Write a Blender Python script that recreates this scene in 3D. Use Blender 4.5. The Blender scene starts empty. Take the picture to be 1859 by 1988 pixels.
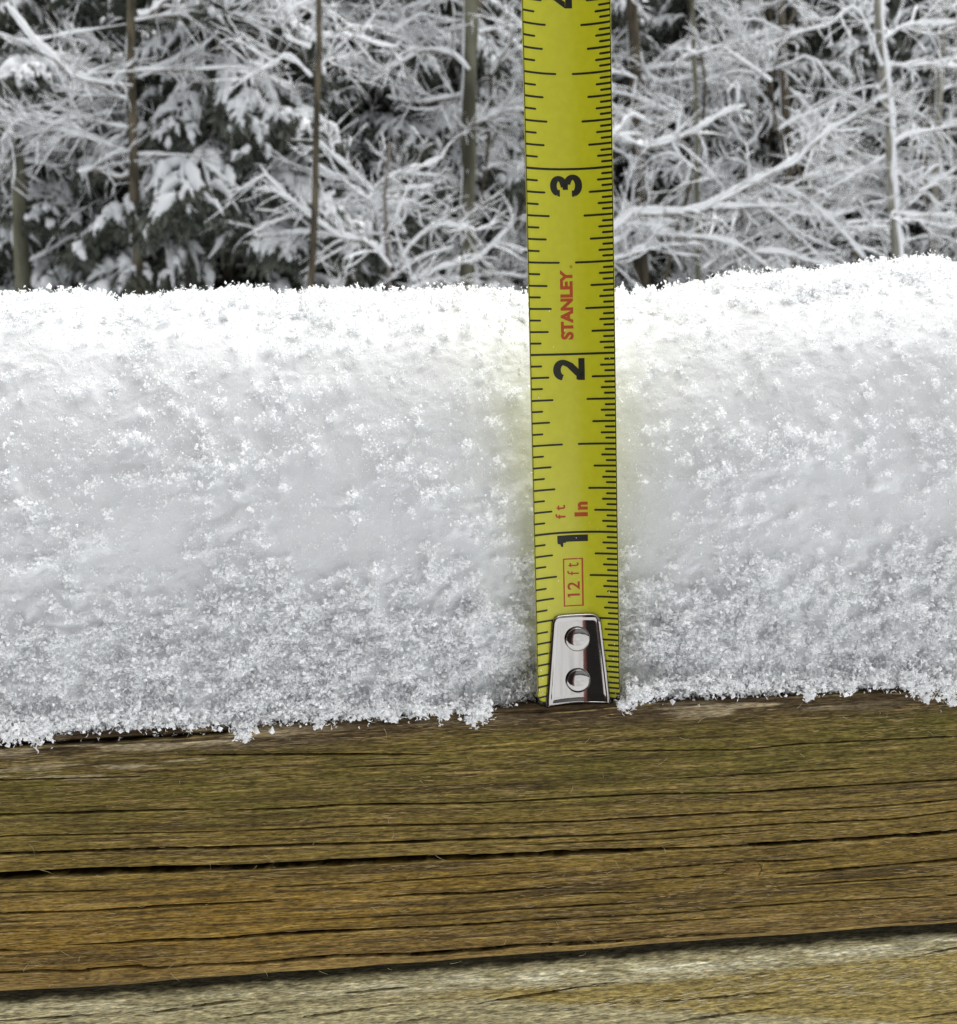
import bpy, bmesh, math, random
import numpy as np
from mathutils import Matrix, Vector

SC = bpy.context.scene
COL = SC.collection
RNG = np.random.default_rng(11)
random.seed(5)
MM = 0.001
IN = 25.4

# ------------------------------------------------------------------ camera, sky, sun, exposure
CAM_P = np.array([-25.50, -147.83, 48.65]) * MM
YAW, PITCH, ROLL = 0.0781, 0.1300, 0.0295
FPX = 2075.0                                   # focal length in units of a 1859-wide frame
def cam_axes():
    cy, sy = math.cos(YAW), math.sin(YAW); cp, sp = math.cos(PITCH), math.sin(PITCH)
    f = np.array([sy*cp, cy*cp, -sp]); r = np.array([cy, -sy, 0.0]); u = np.cross(r, f)
    cr, sr = math.cos(ROLL), math.sin(ROLL)
    return cr*r - sr*u, sr*r + cr*u, f
CR, CU, CF = cam_axes()
cd = bpy.data.cameras.new('camera'); cam = bpy.data.objects.new('camera', cd); COL.objects.link(cam)
cam.matrix_world = Matrix(((CR[0], CU[0], -CF[0], CAM_P[0]), (CR[1], CU[1], -CF[1], CAM_P[1]),
                           (CR[2], CU[2], -CF[2], CAM_P[2]), (0, 0, 0, 1)))
cd.sensor_fit = 'HORIZONTAL'; cd.sensor_width = 36.0; cd.lens = 36.0*FPX/1859.0
cd.clip_start = 0.01; cd.clip_end = 600
cd.dof.use_dof = True; cd.dof.focus_distance = 0.156; cd.dof.aperture_fstop = 66
SC.camera = cam

world = bpy.data.worlds.new('World'); SC.world = world; world.use_nodes = True
wn, wl = world.node_tree.nodes, world.node_tree.links
SUN_EL, SUN_AZ = math.radians(68), math.radians(35)     # azimuth from +Y, clockwise
bg = wn['Background']; sky = wn.new('ShaderNodeTexSky'); sky.sky_type = 'NISHITA'; sky.sun_disc = False
sky.sun_elevation = SUN_EL; sky.sun_rotation = SUN_AZ
sky.dust_density = 6.0; sky.ozone_density = 1.0; sky.air_density = 1.0
hs = wn.new('ShaderNodeHueSaturation'); hs.inputs['Saturation'].default_value = 0.10
wl.new(sky.outputs['Color'], hs.inputs['Color']); wl.new(hs.outputs['Color'], bg.inputs['Color'])
bg.inputs['Strength'].default_value = 0.08
sd = bpy.data.lights.new('sun', 'SUN'); so = bpy.data.objects.new('sun', sd); COL.objects.link(so)
sd.energy = 1.5; sd.angle = math.radians(60); sd.color = (1.0, 0.985, 0.96)
sv = Vector((math.sin(SUN_AZ)*math.cos(SUN_EL), math.cos(SUN_AZ)*math.cos(SUN_EL), math.sin(SUN_EL)))
so.rotation_euler = sv.to_track_quat('Z', 'Y').to_euler(); so.location = (0, -3, 30)
vs = SC.view_settings; vs.view_transform = 'Standard'; vs.look = 'None'; vs.exposure = 1.17; vs.gamma = 1.0; vs.use_curve_mapping = False
SC.render.engine = 'CYCLES'
SC.cycles.use_denoising = True; SC.cycles.denoising_prefilter = 'NONE'; SC.cycles.use_adaptive_sampling = False
SC.cycles.max_bounces = 14; SC.cycles.diffuse_bounces = 12; SC.cycles.glossy_bounces = 3; SC.cycles.transmission_bounces = 12

# ------------------------------------------------------------------ helpers
def ray(px, py):
    return CF + CR*((px-929.5)/FPX) + CU*((994.0-py)/FPX)
def at_y(px, py, Y):                           # the point of a sight line on the upright plane at depth Y
    d = ray(px, py); return CAM_P + d*((Y-CAM_P[1])/d[1])
def lin(c):
    c = np.asarray(c, float)/255.0
    return np.where(c <= .04045, c/12.92, ((c+.055)/1.055)**2.4)
def tag(o, label=None, cat=None, group=None, kind=None):
    for k, v in (('label', label), ('category', cat), ('group', group), ('kind', kind)):
        if v: o[k] = v
    return o
def link(o, parent=None):
    COL.objects.link(o)
    if parent is not None: o.parent = parent
    return o
def empty(name, loc=(0, 0, 0)):
    o = bpy.data.objects.new(name, None); o.location = loc; o.empty_display_size = .05
    return link(o)
def np_mesh(name, V, F, mats, smooth=True, color=None):
    """V (n,3); F a list of (m,k) index arrays"""
    me = bpy.data.meshes.new(name)
    V = np.ascontiguousarray(V, np.float32)
    F = [np.ascontiguousarray(f, np.int32) for f in F if len(f)]
    nl = sum(f.size for f in F); npoly = sum(len(f) for f in F)
    me.vertices.add(len(V)); me.vertices.foreach_set('co', V.ravel())
    me.loops.add(nl); me.loops.foreach_set('vertex_index', np.concatenate([f.ravel() for f in F]))
    me.polygons.add(npoly)
    tot = np.concatenate([np.full(len(f), f.shape[1], np.int32) for f in F])
    st = np.concatenate([[0], np.cumsum(tot)[:-1]]).astype(np.int32)
    me.polygons.foreach_set('loop_start', st); me.polygons.foreach_set('loop_total', tot)
    me.polygons.foreach_set('use_smooth', np.full(npoly, smooth, bool))
    if color is not None:
        a = me.attributes.new('tone', 'FLOAT_COLOR', 'POINT')
        c = np.ones((len(V), 4), np.float32); c[:, :3] = color
        a.data.foreach_set('color', c.ravel())
    for m in (mats if isinstance(mats, (list, tuple)) else [mats]): me.materials.append(m)
    me.update(calc_edges=True); me.validate()
    return me
def np_obj(name, V, F, mats, parent=None, smooth=True, color=None):
    return link(bpy.data.objects.new(name, np_mesh(name, V, F, mats, smooth, color)), parent)
def grid_faces(nr, nc, close_r=False):
    i = np.arange(nr if close_r else nr-1)[:, None]; j = np.arange(nc-1)[None]
    i2 = (i+1) % nr
    return np.stack([i*nc+j, i*nc+j+1, i2*nc+j+1, i2*nc+j], -1).reshape(-1, 4)
def hash2(ix, iy, seed):
    h = (ix.astype(np.int64)*374761393 + iy.astype(np.int64)*668265263 + seed*974634777) & 0x7fffffff
    h = ((h ^ (h >> 13))*1274126177) & 0x7fffffff
    h = ((h ^ (h >> 15))*2246822519) & 0x7fffffff
    return (h & 0xffffff)/float(0xffffff)
def vnoise(x, y, seed=0):
    ix, iy = np.floor(x), np.floor(y); fx, fy = x-ix, y-iy
    fx = fx*fx*fx*(fx*(fx*6-15)+10); fy = fy*fy*fy*(fy*(fy*6-15)+10)
    ix = ix.astype(np.int64); iy = iy.astype(np.int64)
    a, b = hash2(ix, iy, seed), hash2(ix+1, iy, seed); c, d = hash2(ix, iy+1, seed), hash2(ix+1, iy+1, seed)
    return (a*(1-fx)+b*fx)*(1-fy) + (c*(1-fx)+d*fx)*fy
def fbm(x, y, oct=4, seed=0, gain=.5):
    s = 0; a = 1; t = 0
    for k in range(oct):
        s = s + a*vnoise(x*2**k+17.3*k, y*2**k+5.1*k, seed+k); t += a; a *= gain
    return s/t
def sstep(a, b, x):
    t = np.clip((x-a)/(b-a), 0, 1); return t*t*(3-2*t)

# ------------------------------------------------------------------ materials
def mat(name, color=(.5, .5, .5), rough=.6, metal=0.0, spec=.3):
    m = bpy.data.materials.new(name); m.use_nodes = True
    b = m.node_tree.nodes['Principled BSDF']
    b.inputs['Base Color'].default_value = (*color, 1); b.inputs['Roughness'].default_value = rough
    b.inputs['Metallic'].default_value = metal; b.inputs['Specular IOR Level'].default_value = spec
    return m, m.node_tree.nodes, m.node_tree.links, b
def noise_mix(n, l, b, scale, c1, c2, lo=.35, hi=.65, detail=5, stretch=None, bump=0, dist=.001):
    tc = n.new('ShaderNodeTexCoord'); nt = n.new('ShaderNodeTexNoise'); nt.inputs['Scale'].default_value = scale
    nt.inputs['Detail'].default_value = detail
    if stretch:
        mp = n.new('ShaderNodeMapping'); mp.inputs['Scale'].default_value = stretch
        l.new(tc.outputs['Object'], mp.inputs['Vector']); l.new(mp.outputs['Vector'], nt.inputs['Vector'])
    else: l.new(tc.outputs['Object'], nt.inputs['Vector'])
    r = n.new('ShaderNodeValToRGB'); r.color_ramp.elements[0].position = lo; r.color_ramp.elements[1].position = hi
    r.color_ramp.elements[0].color = (*c1, 1); r.color_ramp.elements[1].color = (*c2, 1)
    l.new(nt.outputs['Fac'], r.inputs['Fac']); l.new(r.outputs['Color'], b.inputs['Base Color'])
    if bump:
        bp = n.new('ShaderNodeBump'); bp.inputs['Strength'].default_value = bump; bp.inputs['Distance'].default_value = dist
        l.new(nt.outputs['Fac'], bp.inputs['Height']); l.new(bp.outputs['Normal'], b.inputs['Normal'])
    return nt, r

# weathered wood: colour comes from the 'tone' attribute of the boards, fine grain from noise
def wood_mat(name, rough):
    m, n, l, b = mat(name, rough=rough, spec=.12)
    at = n.new('ShaderNodeAttribute'); at.attribute_name = 'tone'; tc = n.new('ShaderNodeTexCoord')
    def grain(scale, detail, lo, hi, a, c):
        mp = n.new('ShaderNodeMapping'); mp.inputs['Scale'].default_value = scale; mp.inputs['Rotation'].default_value = (0, 0, 0)
        nt = n.new('ShaderNodeTexNoise'); nt.inputs['Scale'].default_value = 1.0; nt.inputs['Detail'].default_value = detail; nt.inputs['Roughness'].default_value = .62; nt.inputs['Distortion'].default_value = .4
        l.new(tc.outputs['Object'], mp.inputs['Vector']); l.new(mp.outputs['Vector'], nt.inputs['Vector'])
        mr = n.new('ShaderNodeMapRange'); mr.inputs['From Min'].default_value = lo; mr.inputs['From Max'].default_value = hi
        mr.inputs['To Min'].default_value = a; mr.inputs['To Max'].default_value = c; l.new(nt.outputs['Fac'], mr.inputs['Value'])
        return mr.outputs['Result'], nt.outputs['Fac']
    g1, h1 = grain((300, 2600, 2600), 3, .36, .64, .80, 1.18)
    g2, h2 = grain((850, 4600, 4600), 4, .36, .64, .52, 1.5)
    pr = n.new('ShaderNodeMath'); pr.operation = 'MULTIPLY'; l.new(g1, pr.inputs[0]); l.new(g2, pr.inputs[1])
    mx = n.new('ShaderNodeVectorMath'); mx.operation = 'SCALE'
    l.new(at.outputs['Color'], mx.inputs[0]); l.new(pr.outputs[0], mx.inputs['Scale']); l.new(mx.outputs['Vector'], b.inputs['Base Color'])
    ad = n.new('ShaderNodeMath'); ad.operation = 'ADD'; l.new(h1, ad.inputs[0]); l.new(h2, ad.inputs[1])
    bp = n.new('ShaderNodeBump'); bp.inputs['Strength'].default_value = .8; bp.inputs['Distance'].default_value = .00022
    l.new(ad.outputs[0], bp.inputs['Height']); l.new(bp.outputs['Normal'], b.inputs['Normal'])
    return m
M_WOOD = wood_mat('weathered_wood', .62)
M_WOOD2 = wood_mat('grey_weathered_wood', .8); M_WOOD2.node_tree.nodes['Principled BSDF'].inputs['Specular IOR Level'].default_value = .04
M_FIBRE = mat('wood_fibre', (.50, .42, .25), .7)[0]

def snow_mat(name, sss, color=(.775, .79, .80)):
    m, n, l, b = mat(name, color, .75, 0, .25)
    if sss:
        b.subsurface_method = 'RANDOM_WALK'
        b.inputs['Subsurface Weight'].default_value = 1.0
        b.inputs['Subsurface Radius'].default_value = (1.0, 1.0, 1.05)
        b.inputs['Subsurface Scale'].default_value = sss
    return m
M_SNOW = snow_mat('packed_snow', .0007)
n, l = M_SNOW.node_tree.nodes, M_SNOW.node_tree.links
tc = n.new('ShaderNodeTexCoord'); nt = n.new('ShaderNodeTexNoise'); nt.inputs['Scale'].default_value = 1500; nt.inputs['Detail'].default_value = 4; nt.inputs['Roughness'].default_value = .7
bp = n.new('ShaderNodeBump'); bp.inputs['Strength'].default_value = .55; bp.inputs['Distance'].default_value = .0003
l.new(tc.outputs['Object'], nt.inputs['Vector']); l.new(nt.outputs['Fac'], bp.inputs['Height']); l.new(bp.outputs['Normal'], n['Principled BSDF'].inputs['Normal'])
mc, n, l, b = mat('snow_crystal', (.975, .98, .985), .5, 0, .2)
tr = n.new('ShaderNodeBsdfTranslucent'); tr.inputs['Color'].default_value = (.97, .98, .985, 1)
mxs = n.new('ShaderNodeMixShader'); mxs.inputs['Fac'].default_value = .30
l.new(b.outputs['BSDF'], mxs.inputs[1]); l.new(tr.outputs['BSDF'], mxs.inputs[2])
l.new(mxs.outputs['Shader'], n['Material Output'].inputs['Surface'])
M_CRYSTAL = mc
M_TREESNOW = mat('branch_snow', (.80, .82, .84), .8, 0, .2)[0]

m, n, l, b = mat('tape_yellow', rough=.32, spec=.45)
noise_mix(n, l, b, 900, (.445, .435, .011), (.475, .465, .014), detail=3)
b.inputs['Coat Weight'].default_value = .12; b.inputs['Coat Roughness'].default_value = .25
M_TAPE = m
M_INK = mat('black_print', (.012, .012, .006), .45)[0]
M_RED = mat('red_print', (.36, .055, .012), .5)[0]
m, n, l, b = mat('nickel_plate', (.33, .318, .305), .2, 1.0)
tc = n.new('ShaderNodeTexCoord'); nt = n.new('ShaderNodeTexNoise'); nt.inputs['Scale'].default_value = 900; nt.inputs['Detail'].default_value = 9; nt.inputs['Roughness'].default_value = .7
l.new(tc.outputs['Object'], nt.inputs['Vector'])
mr = n.new('ShaderNodeMapRange'); mr.inputs['To Min'].default_value = .03; mr.inputs['To Max'].default_value = .14
l.new(nt.outputs['Fac'], mr.inputs['Value']); l.new(mr.outputs['Result'], b.inputs['Roughness'])
bp = n.new('ShaderNodeBump'); bp.inputs['Strength'].default_value = .03; bp.inputs['Distance'].default_value = .0001
l.new(nt.outputs['Fac'], bp.inputs['Height']); l.new(bp.outputs['Normal'], b.inputs['Normal'])
M_METAL = m

def bark(name, c1, c2, scale=16):
    m, n, l, b = mat(name, rough=.85)
    noise_mix(n, l, b, scale, c1, c2, .38, .62, 6, (1, 1, .25), .6, .01)
    return m
M_BARK_D = bark('dark_bark', (.045, .038, .026), (.13, .11, .075))
M_BARK_G = bark('grey_bark', (.16, .155, .13), (.36, .35, .29))
M_BARK_M = bark('mossy_bark', (.06, .058, .04), (.19, .19, .135), 5)
M_TWIG = mat('twig_bark', (.20, .18, .16), .85)[0]
m, n, l, b = mat('needles', rough=.7, spec=.2)
noise_mix(n, l, b, 3, (.05, .058, .048), (.125, .135, .105), detail=3)
M_NEEDLE = m

# ------------------------------------------------------------------ the ground
m, n, l, b = mat('ground_snow', rough=.85)
noise_mix(n, l, b, .9, (.55, .56, .57), (.80, .82, .84), .35, .6, 6)
gx = np.concatenate([np.linspace(-300, -40, 12), np.linspace(-38, 38, 70), np.linspace(40, 300, 12)])
gy = np.concatenate([np.linspace(-300, -12, 10), np.linspace(-10, 40, 50), np.linspace(44, 300, 12)])
GX, GY = np.meshgrid(gx, gy)
def ground_z(x, y): return -2.9 + .35*(fbm(np.asarray(x, float)/6.0+50, np.asarray(y, float)/6.0+50, 3, 3)-.5) + .02*np.clip(np.asarray(y, float)-8, 0, 60)
V = np.stack([GX, GY, ground_z(GX, GY)], -1).reshape(-1, 3)
g = np_obj('ground', V, [grid_faces(len(gy), len(gx))], m); tag(g, kind='structure')

# snowy deck in front of the railing, out of view, added to bounce light up
gx = np.linspace(-3.2, 3.4, 120); gy = np.linspace(-1.86, -.004, 40); GX, GY = np.meshgrid(gx, gy)
V = np.stack([GX, GY, -.93+.03*(fbm(GX*2.2+9, GY*2.2+9, 4, 8)-.5)], -1).reshape(-1, 3)
g = np_obj('deck_floor_snow', V, [grid_faces(40, 120)], M_TREESNOW); tag(g, kind='structure')
V = np.array([[x, y, z] for x in (-3.2, 3.4) for y in (-1.86, .03) for z in (-1.05, -.955)], float)
g = np_obj('deck_floor', V, [np.array([[0, 1, 3, 2], [4, 6, 7, 5], [0, 4, 5, 1], [2, 3, 7, 6], [0, 2, 6, 4], [1, 5, 7, 3]])], M_BARK_G, None, False); tag(g, kind='structure')

# ------------------------------------------------------------------ the railing: cap board and the rail board under it
rail = empty('deck_railing', (0, .07, -.9))
tag(rail, 'weathered olive brown wooden deck railing with cracked cap board carrying the snow', 'railing')
RAIL_OFF = np.array([0, .07, -.9])
def railing_part(name, V, F, m, color=None, smooth=True):
    return np_obj(name, np.asarray(V)-RAIL_OFF, F, m, rail, smooth, color)

def px_on(px, py, Y):                          # mm coordinates (x, z) on an upright plane
    p = at_y(px, py, Y)/MM; return p[0], p[2]
CR_CAP = [   # splits in the cap board and the shade line under the snow: points and widths
 ([(0,1447),(200,1437),(400,1424),(520,1410)], [9,9,8,5]),
 ([(540,1399),(760,1389),(960,1382),(1060,1380),(1190,1370),(1300,1361),(1450,1356)], [4,5,8,9,8,5,1]), ([(1380,1357),(1500,1352),(1660,1346),(1780,1342)], [1,5,5,2]),  # shade under the snow's edge, carved and darkened like a split
 ([(345,1466),(450,1465),(650,1464),(850,1465)], [1,3,3,1]),
 ([(0,1581),(200,1576),(420,1570)], [4,4,4]),
 ([(420,1573),(575,1569),(650,1563),(930,1559),(1105,1549),(1280,1541),(1430,1539),(1650,1525),(1859,1513)], [1,3,4,3,3,3,3,3,3]),
 ([(30,1623),(250,1618),(450,1613)], [1,2.5,2]),
 ([(450,1614),(700,1604),(930,1599),(1130,1594),(1280,1586),(1380,1580),(1530,1574),(1730,1564),(1859,1551)], [1,2.5,3,3,3.5,3,3,3,3]),
 ([(0,1658),(125,1655),(250,1649),(440,1645),(455,1643),(650,1638),(930,1629),(1180,1621),(1330,1611),(1530,1599),(1730,1591),(1859,1576)], [5,5,5,5,4,4,4,3,3,2.5,3,3]),
 ([(0,1700),(200,1691),(300,1688),(450,1685),(650,1675),(850,1666),(1000,1661),(1155,1653),(1210,1651),(1355,1646),(1430,1643),(1480,1639),(1630,1631),(1859,1614)], [12,12,11,10,11,10,9,10,7,3,3,6,6,6]),
 ([(0,1774),(175,1769),(300,1761),(500,1751),(600,1746)], [4,4,5,4,1]),
 ([(725,1744),(825,1736),(930,1735),(1030,1727),(1110,1723)], [2,4,4,3,1]),
 ([(1220,1711),(1405,1699),(1425,1700)], [1,4,2]),
 ([(1475,1699),(1530,1696),(1655,1686),(1859,1669)], [3,4,5,5]),
 ([(1230,1691),(1420,1676),(1470,1674),(1555,1670),(1655,1659)], [1,3,4,2,1]),
 ([(1402,1701),(1410,1691),(1420,1683),(1432,1677)], [1,1,1,1]), ([(1470,1675),(1479,1681),(1480,1690),(1474,1700)], [1.2,1.2,1.2,1]),
 ([(70,1834),(150,1831)], [1,3]),
 ([(95,1838),(250,1830),(325,1825),(425,1823),(550,1811),(700,1805),(930,1795),(1105,1784),(1280,1776),(1455,1761),(1605,1751),(1780,1744)], [1,4,5,5,6,5,4,3,2.5,3,2,1]),
 ([(0,1847),(65,1845)], [4,1]),
 ([(0,1888),(75,1885),(165,1884),(172,1881),(265,1875),(290,1879),(375,1873),(500,1869),(650,1856),(800,1853),(930,1844),(1005,1836),(1130,1831),(1330,1819),(1555,1808)], [4,5,4,4,6,5,5,5,6,6,6,6,6,5,1]),
 ([(1080,1458),(1430,1456),(1555,1444),(1859,1429)], [1,1.5,2,1.5]),
 ([(1300,1512),(1500,1500),(1700,1489)], [1,1.5,1]), ([(0,1515),(300,1508)], [1,1]), ([(650,1490),(900,1480)], [1,1]),
 ([(1100,1735),(1290,1733)], [1.5,1]), ([(1000,1640),(1300,1628),(1500,1612)], [1,1.5,1]),
 ([(500,1724),(800,1710),(1100,1690)], [1,1.6,1]), ([(0,1733),(260,1727)], [1.5,1]), ([(1500,1722),(1859,1700)], [1,1.5]),
 ([(600,1785),(900,1773),(1250,1752)], [1,1.8,1]), ([(1100,1800),(1500,1778)], [1,1.5]),
]
CR_LOW = [
 ([(930,1948),(1055,1929),(1170,1911),(1230,1906)], [3,3.5,4,1]), ([(1300,1986),(1405,1971),(1530,1954)], [3,3,1]),
 ([(1750,1981),(1859,1964)], [2,3]), ([(251,1974),(342,1959),(430,1945),(514,1936)], [3,3,2.5,1]),
 ([(411,1980),(487,1968),(563,1959)], [1,2.5,2]), ([(548,1980),(624,1968),(707,1957),(800,1945)], [1,2.5,2,1]),
 ([(1775,1855),(1859,1839)], [1,2]), ([(0,1983),(120,1975),(230,1966)], [2,2,1]), ([(760,1985),(850,1972)], [2,1]),
 ([(1240,1946),(1420,1935),(1560,1922)], [.8,1.2,.8]), ([(640,1930),(720,1922),(800,1915)], [.8,1.5,1]),
]
def crack_depth(X, Z, cracks, Y, wscale=1.0):
    """how deep (mm) the splits cut into the face at X, Z (mm)"""
    D = np.zeros_like(X); rim = np.zeros_like(X)
    for k, (pts, ws) in enumerate(cracks):
        q = np.array([px_on(px, py, Y) for px, py in pts]); w = np.array(ws)/13.4*wscale
        x0, x1 = q[0, 0], q[-1, 0]
        if len(pts) == 4 and abs(pts[0][0]-pts[3][0]) < 40:      # short steep split: distance to its segments
            for (a, c, wa) in zip(q[:-1], q[1:], w[:-1]):
                d = c-a; L2 = (d**2).sum(); t = np.clip(((X-a[0])*d[0]+(Z-a[1])*d[1])/L2, 0, 1)
                r = np.hypot(X-a[0]-t*d[0], Z-a[1]-t*d[1])
                D = np.maximum(D, .22*(1-sstep(wa*.3, wa*.6+.06, r)))
            continue
        # cubic-like smooth path plus a jagged wander
        zc = np.interp(X, q[:, 0], q[:, 1]); ww = np.interp(X, q[:, 0], w)
        if q[0, 0] < -80: x0 = -2000
        if q[-1, 0] > 50: x1 = 2000
        sl = (q[0, 1]-q[-1, 1])/(q[-1, 0]-q[0, 0])
        zc = zc + .13*(fbm(X/6+k*9.7, X*0+k, 3, 40+k, .5)-.5)
        fade = sstep(x0-1, x0+6, X)*(1-sstep(x1-6, x1+1, X))
        ww = np.maximum(ww, .14)*(np.where(w.max() > .6, .9, .52)+np.where(w.max() > .6, .2, .5)*vnoise(X/4.0+k*5, X*0, 90+k))*fade
        d = np.abs(Z-zc)
        cut = (1-sstep(.42*ww, .62*ww+.03, d))*np.clip(ww*9.0, 0, 4.5)
        D = np.maximum(D, np.where(ww > .015, cut, 0))
        rim = np.maximum(rim, np.exp(-((Z-zc+.5*ww+.10)/.13)**2)*np.clip(ww*2.2, 0, 1)*fade)
    return D, rim

def board(yf, zt, zb, depth, r_top, r_bot, x_dense, dx, dz, back_pts):
    """closed profile (y, z) of a board running along x; returns grid arrays in mm and which rows are the worked face"""
    pr = []
    def seg(a, c, step):
        nn = max(1, int(round(math.hypot(c[0]-a[0], c[1]-a[1])/step)))
        for i in range(nn): pr.append((a[0]+(c[0]-a[0])*i/nn, a[1]+(c[1]-a[1])*i/nn))
    def arc(cy_, cz, r, a0, a1, nn):
        for i in range(nn): t = a0+(a1-a0)*i/nn; pr.append((cy_+r*math.cos(t), cz+r*math.sin(t)))
    seg((yf+depth, zt), (yf+16, zt), 20)
    seg((yf+16, zt), (yf+r_top, zt), .35)
    arc(yf+r_top, zt-r_top, r_top, math.pi/2, math.pi, max(3, int(r_top*1.6/dz)))
    if back_pts is None: seg((yf, zt-r_top), (yf, zb+r_bot), dz)
    else: seg((yf, zt-r_top), (yf, back_pts), dz); seg((yf, back_pts), (yf, zb+r_bot), 1.2)
    arc(yf+r_bot, zb+r_bot, r_bot, math.pi, 1.5*math.pi, max(3, int(r_bot*1.6/dz)))
    seg((yf+r_bot, zb), (yf+9, zb), .6)
    seg((yf+9, zb), (yf+depth, zb), 30)
    seg((yf+depth, zb), (yf+depth, zt), 20)
    pr = np.array(pr)
    xs = np.concatenate([np.linspace(-900, x_dense[0]-3, 24), np.arange(x_dense[0], x_dense[1], dx), np.linspace(x_dense[1]+3, 900, 24)])
    kx = px_on(1443, 1688, 0)[0]; xs = np.sort(np.concatenate([xs, np.arange(kx-3.6, kx+3.6, .13)]))
    nx = np.roll(pr, -1, 0)-np.roll(pr, 1, 0); N = np.stack([nx[:, 1], -nx[:, 0]], -1)
    N /= np.linalg.norm(N, axis=1)[:, None]+1e-9
    return pr, N, xs
def make_board(name, yf, zt, zb, depth, r_top, r_bot, cracks, material, tone_fn, dx, dz, wscale=1.0, keys=None, z_fine=None):
    pr, N, xs = board(yf, zt, zb, depth, r_top, r_bot, (-112, 92), dx, dz, z_fine)
    nr, nc = len(pr), len(xs)
    X = np.broadcast_to(xs[None], (nr, nc)).copy()
    Yp = np.broadcast_to(pr[:, :1], (nr, nc)).copy(); Zp = np.broadcast_to(pr[:, 1:], (nr, nc)).copy()
    front = (Yp < yf+17)
    P0 = Zp.copy(); shift = np.zeros_like(Zp)
    if keys:
        kz, ks = [-3.0], [np.zeros(nc)]
        for k_ in keys:
            q_ = np.array([px_on(px, py, yf*MM) for px, py in k_]); zz = np.interp(np.clip(xs, -110, 92), q_[:, 0], q_[:, 1])
            zz = np.convolve(np.pad(zz, 6, 'edge'), np.ones(13)/13, 'valid'); kz.append(zz.mean()); ks.append(zz-zz.mean())
        kz.append(zb+r_bot*.3); ks.append(np.zeros(nc)); o_ = np.argsort(kz)[0:]; kz = np.array(kz)[o_]; ks = np.array(ks)[o_]
        onface = (pr[:, 0] < yf+.02)
        for j_ in range(nc): shift[onface, j_] = np.interp(pr[onface, 1], kz, ks[:, j_])
        Zp = Zp+shift
    s = Zp - (Yp-yf)*.0                                       # face height
    S = np.where(P0 > zt-.02, zt+(Yp-yf), Zp)                 # unrolled coordinate across the grain
    S = np.where(P0 < zb+.02, zb-(Yp-yf), S)
    g = S - shift + (.25 if keys else .5)*(fbm(X/38+3, S/9+1, 3, 5)-.5) + (0 if keys else .05)*X
    h = .16*(fbm(X/26, g/.9, 4, 10)-.5) + .13*(fbm(X/9, g/.28, 3, 20)-.5) + .5*(fbm(X/40, g/6.0, 2, 30)-.5)
    D, rim = crack_depth(X, S, cracks, yf*MM, wscale)
    if keys: kx_, kz_ = px_on(1443, 1688, 0); h = h + .30*(1-sstep(.55, 1.05, np.hypot((X-kx_)/2.9, (S-kz_)/1.0)))
    h = (h*(1-sstep(.05, .4, D)) + .10*rim - D)*front
    # wavering of the lower lip
    h = h + front*np.exp(-((S-zb-1)/2.0)**2)*.5*(fbm(X/14, X*0+2, 3, 77)-.5)
    # keep the inside of the splits sane: push along the face normal only
    Nn = np.broadcast_to(N[:, None, :], (nr, nc, 2))
    Y2 = Yp + Nn[..., 0]*h; Z2 = Zp + Nn[..., 1]*h
    V = np.stack([X, Y2, Z2], -1).reshape(-1, 3)*MM
    tone = tone_fn(X, S, g, rim)
    tone = (tone*(1-.86*sstep(.12, .5, D))[..., None]).reshape(-1, 3)          # tone darkens with split depth
    F = [grid_faces(nr, nc, True)[:, ::-1]]
    capL = (np.arange(nr)*nc)[None]; capR = (np.arange(nr)*nc+nc-1)[None, ::-1]
    return railing_part(name, V, F+[capL, capR], material, tone)
def mixc(a, b, t): return a*(1-t[..., None]) + np.asarray(b)*t[..., None]
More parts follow.
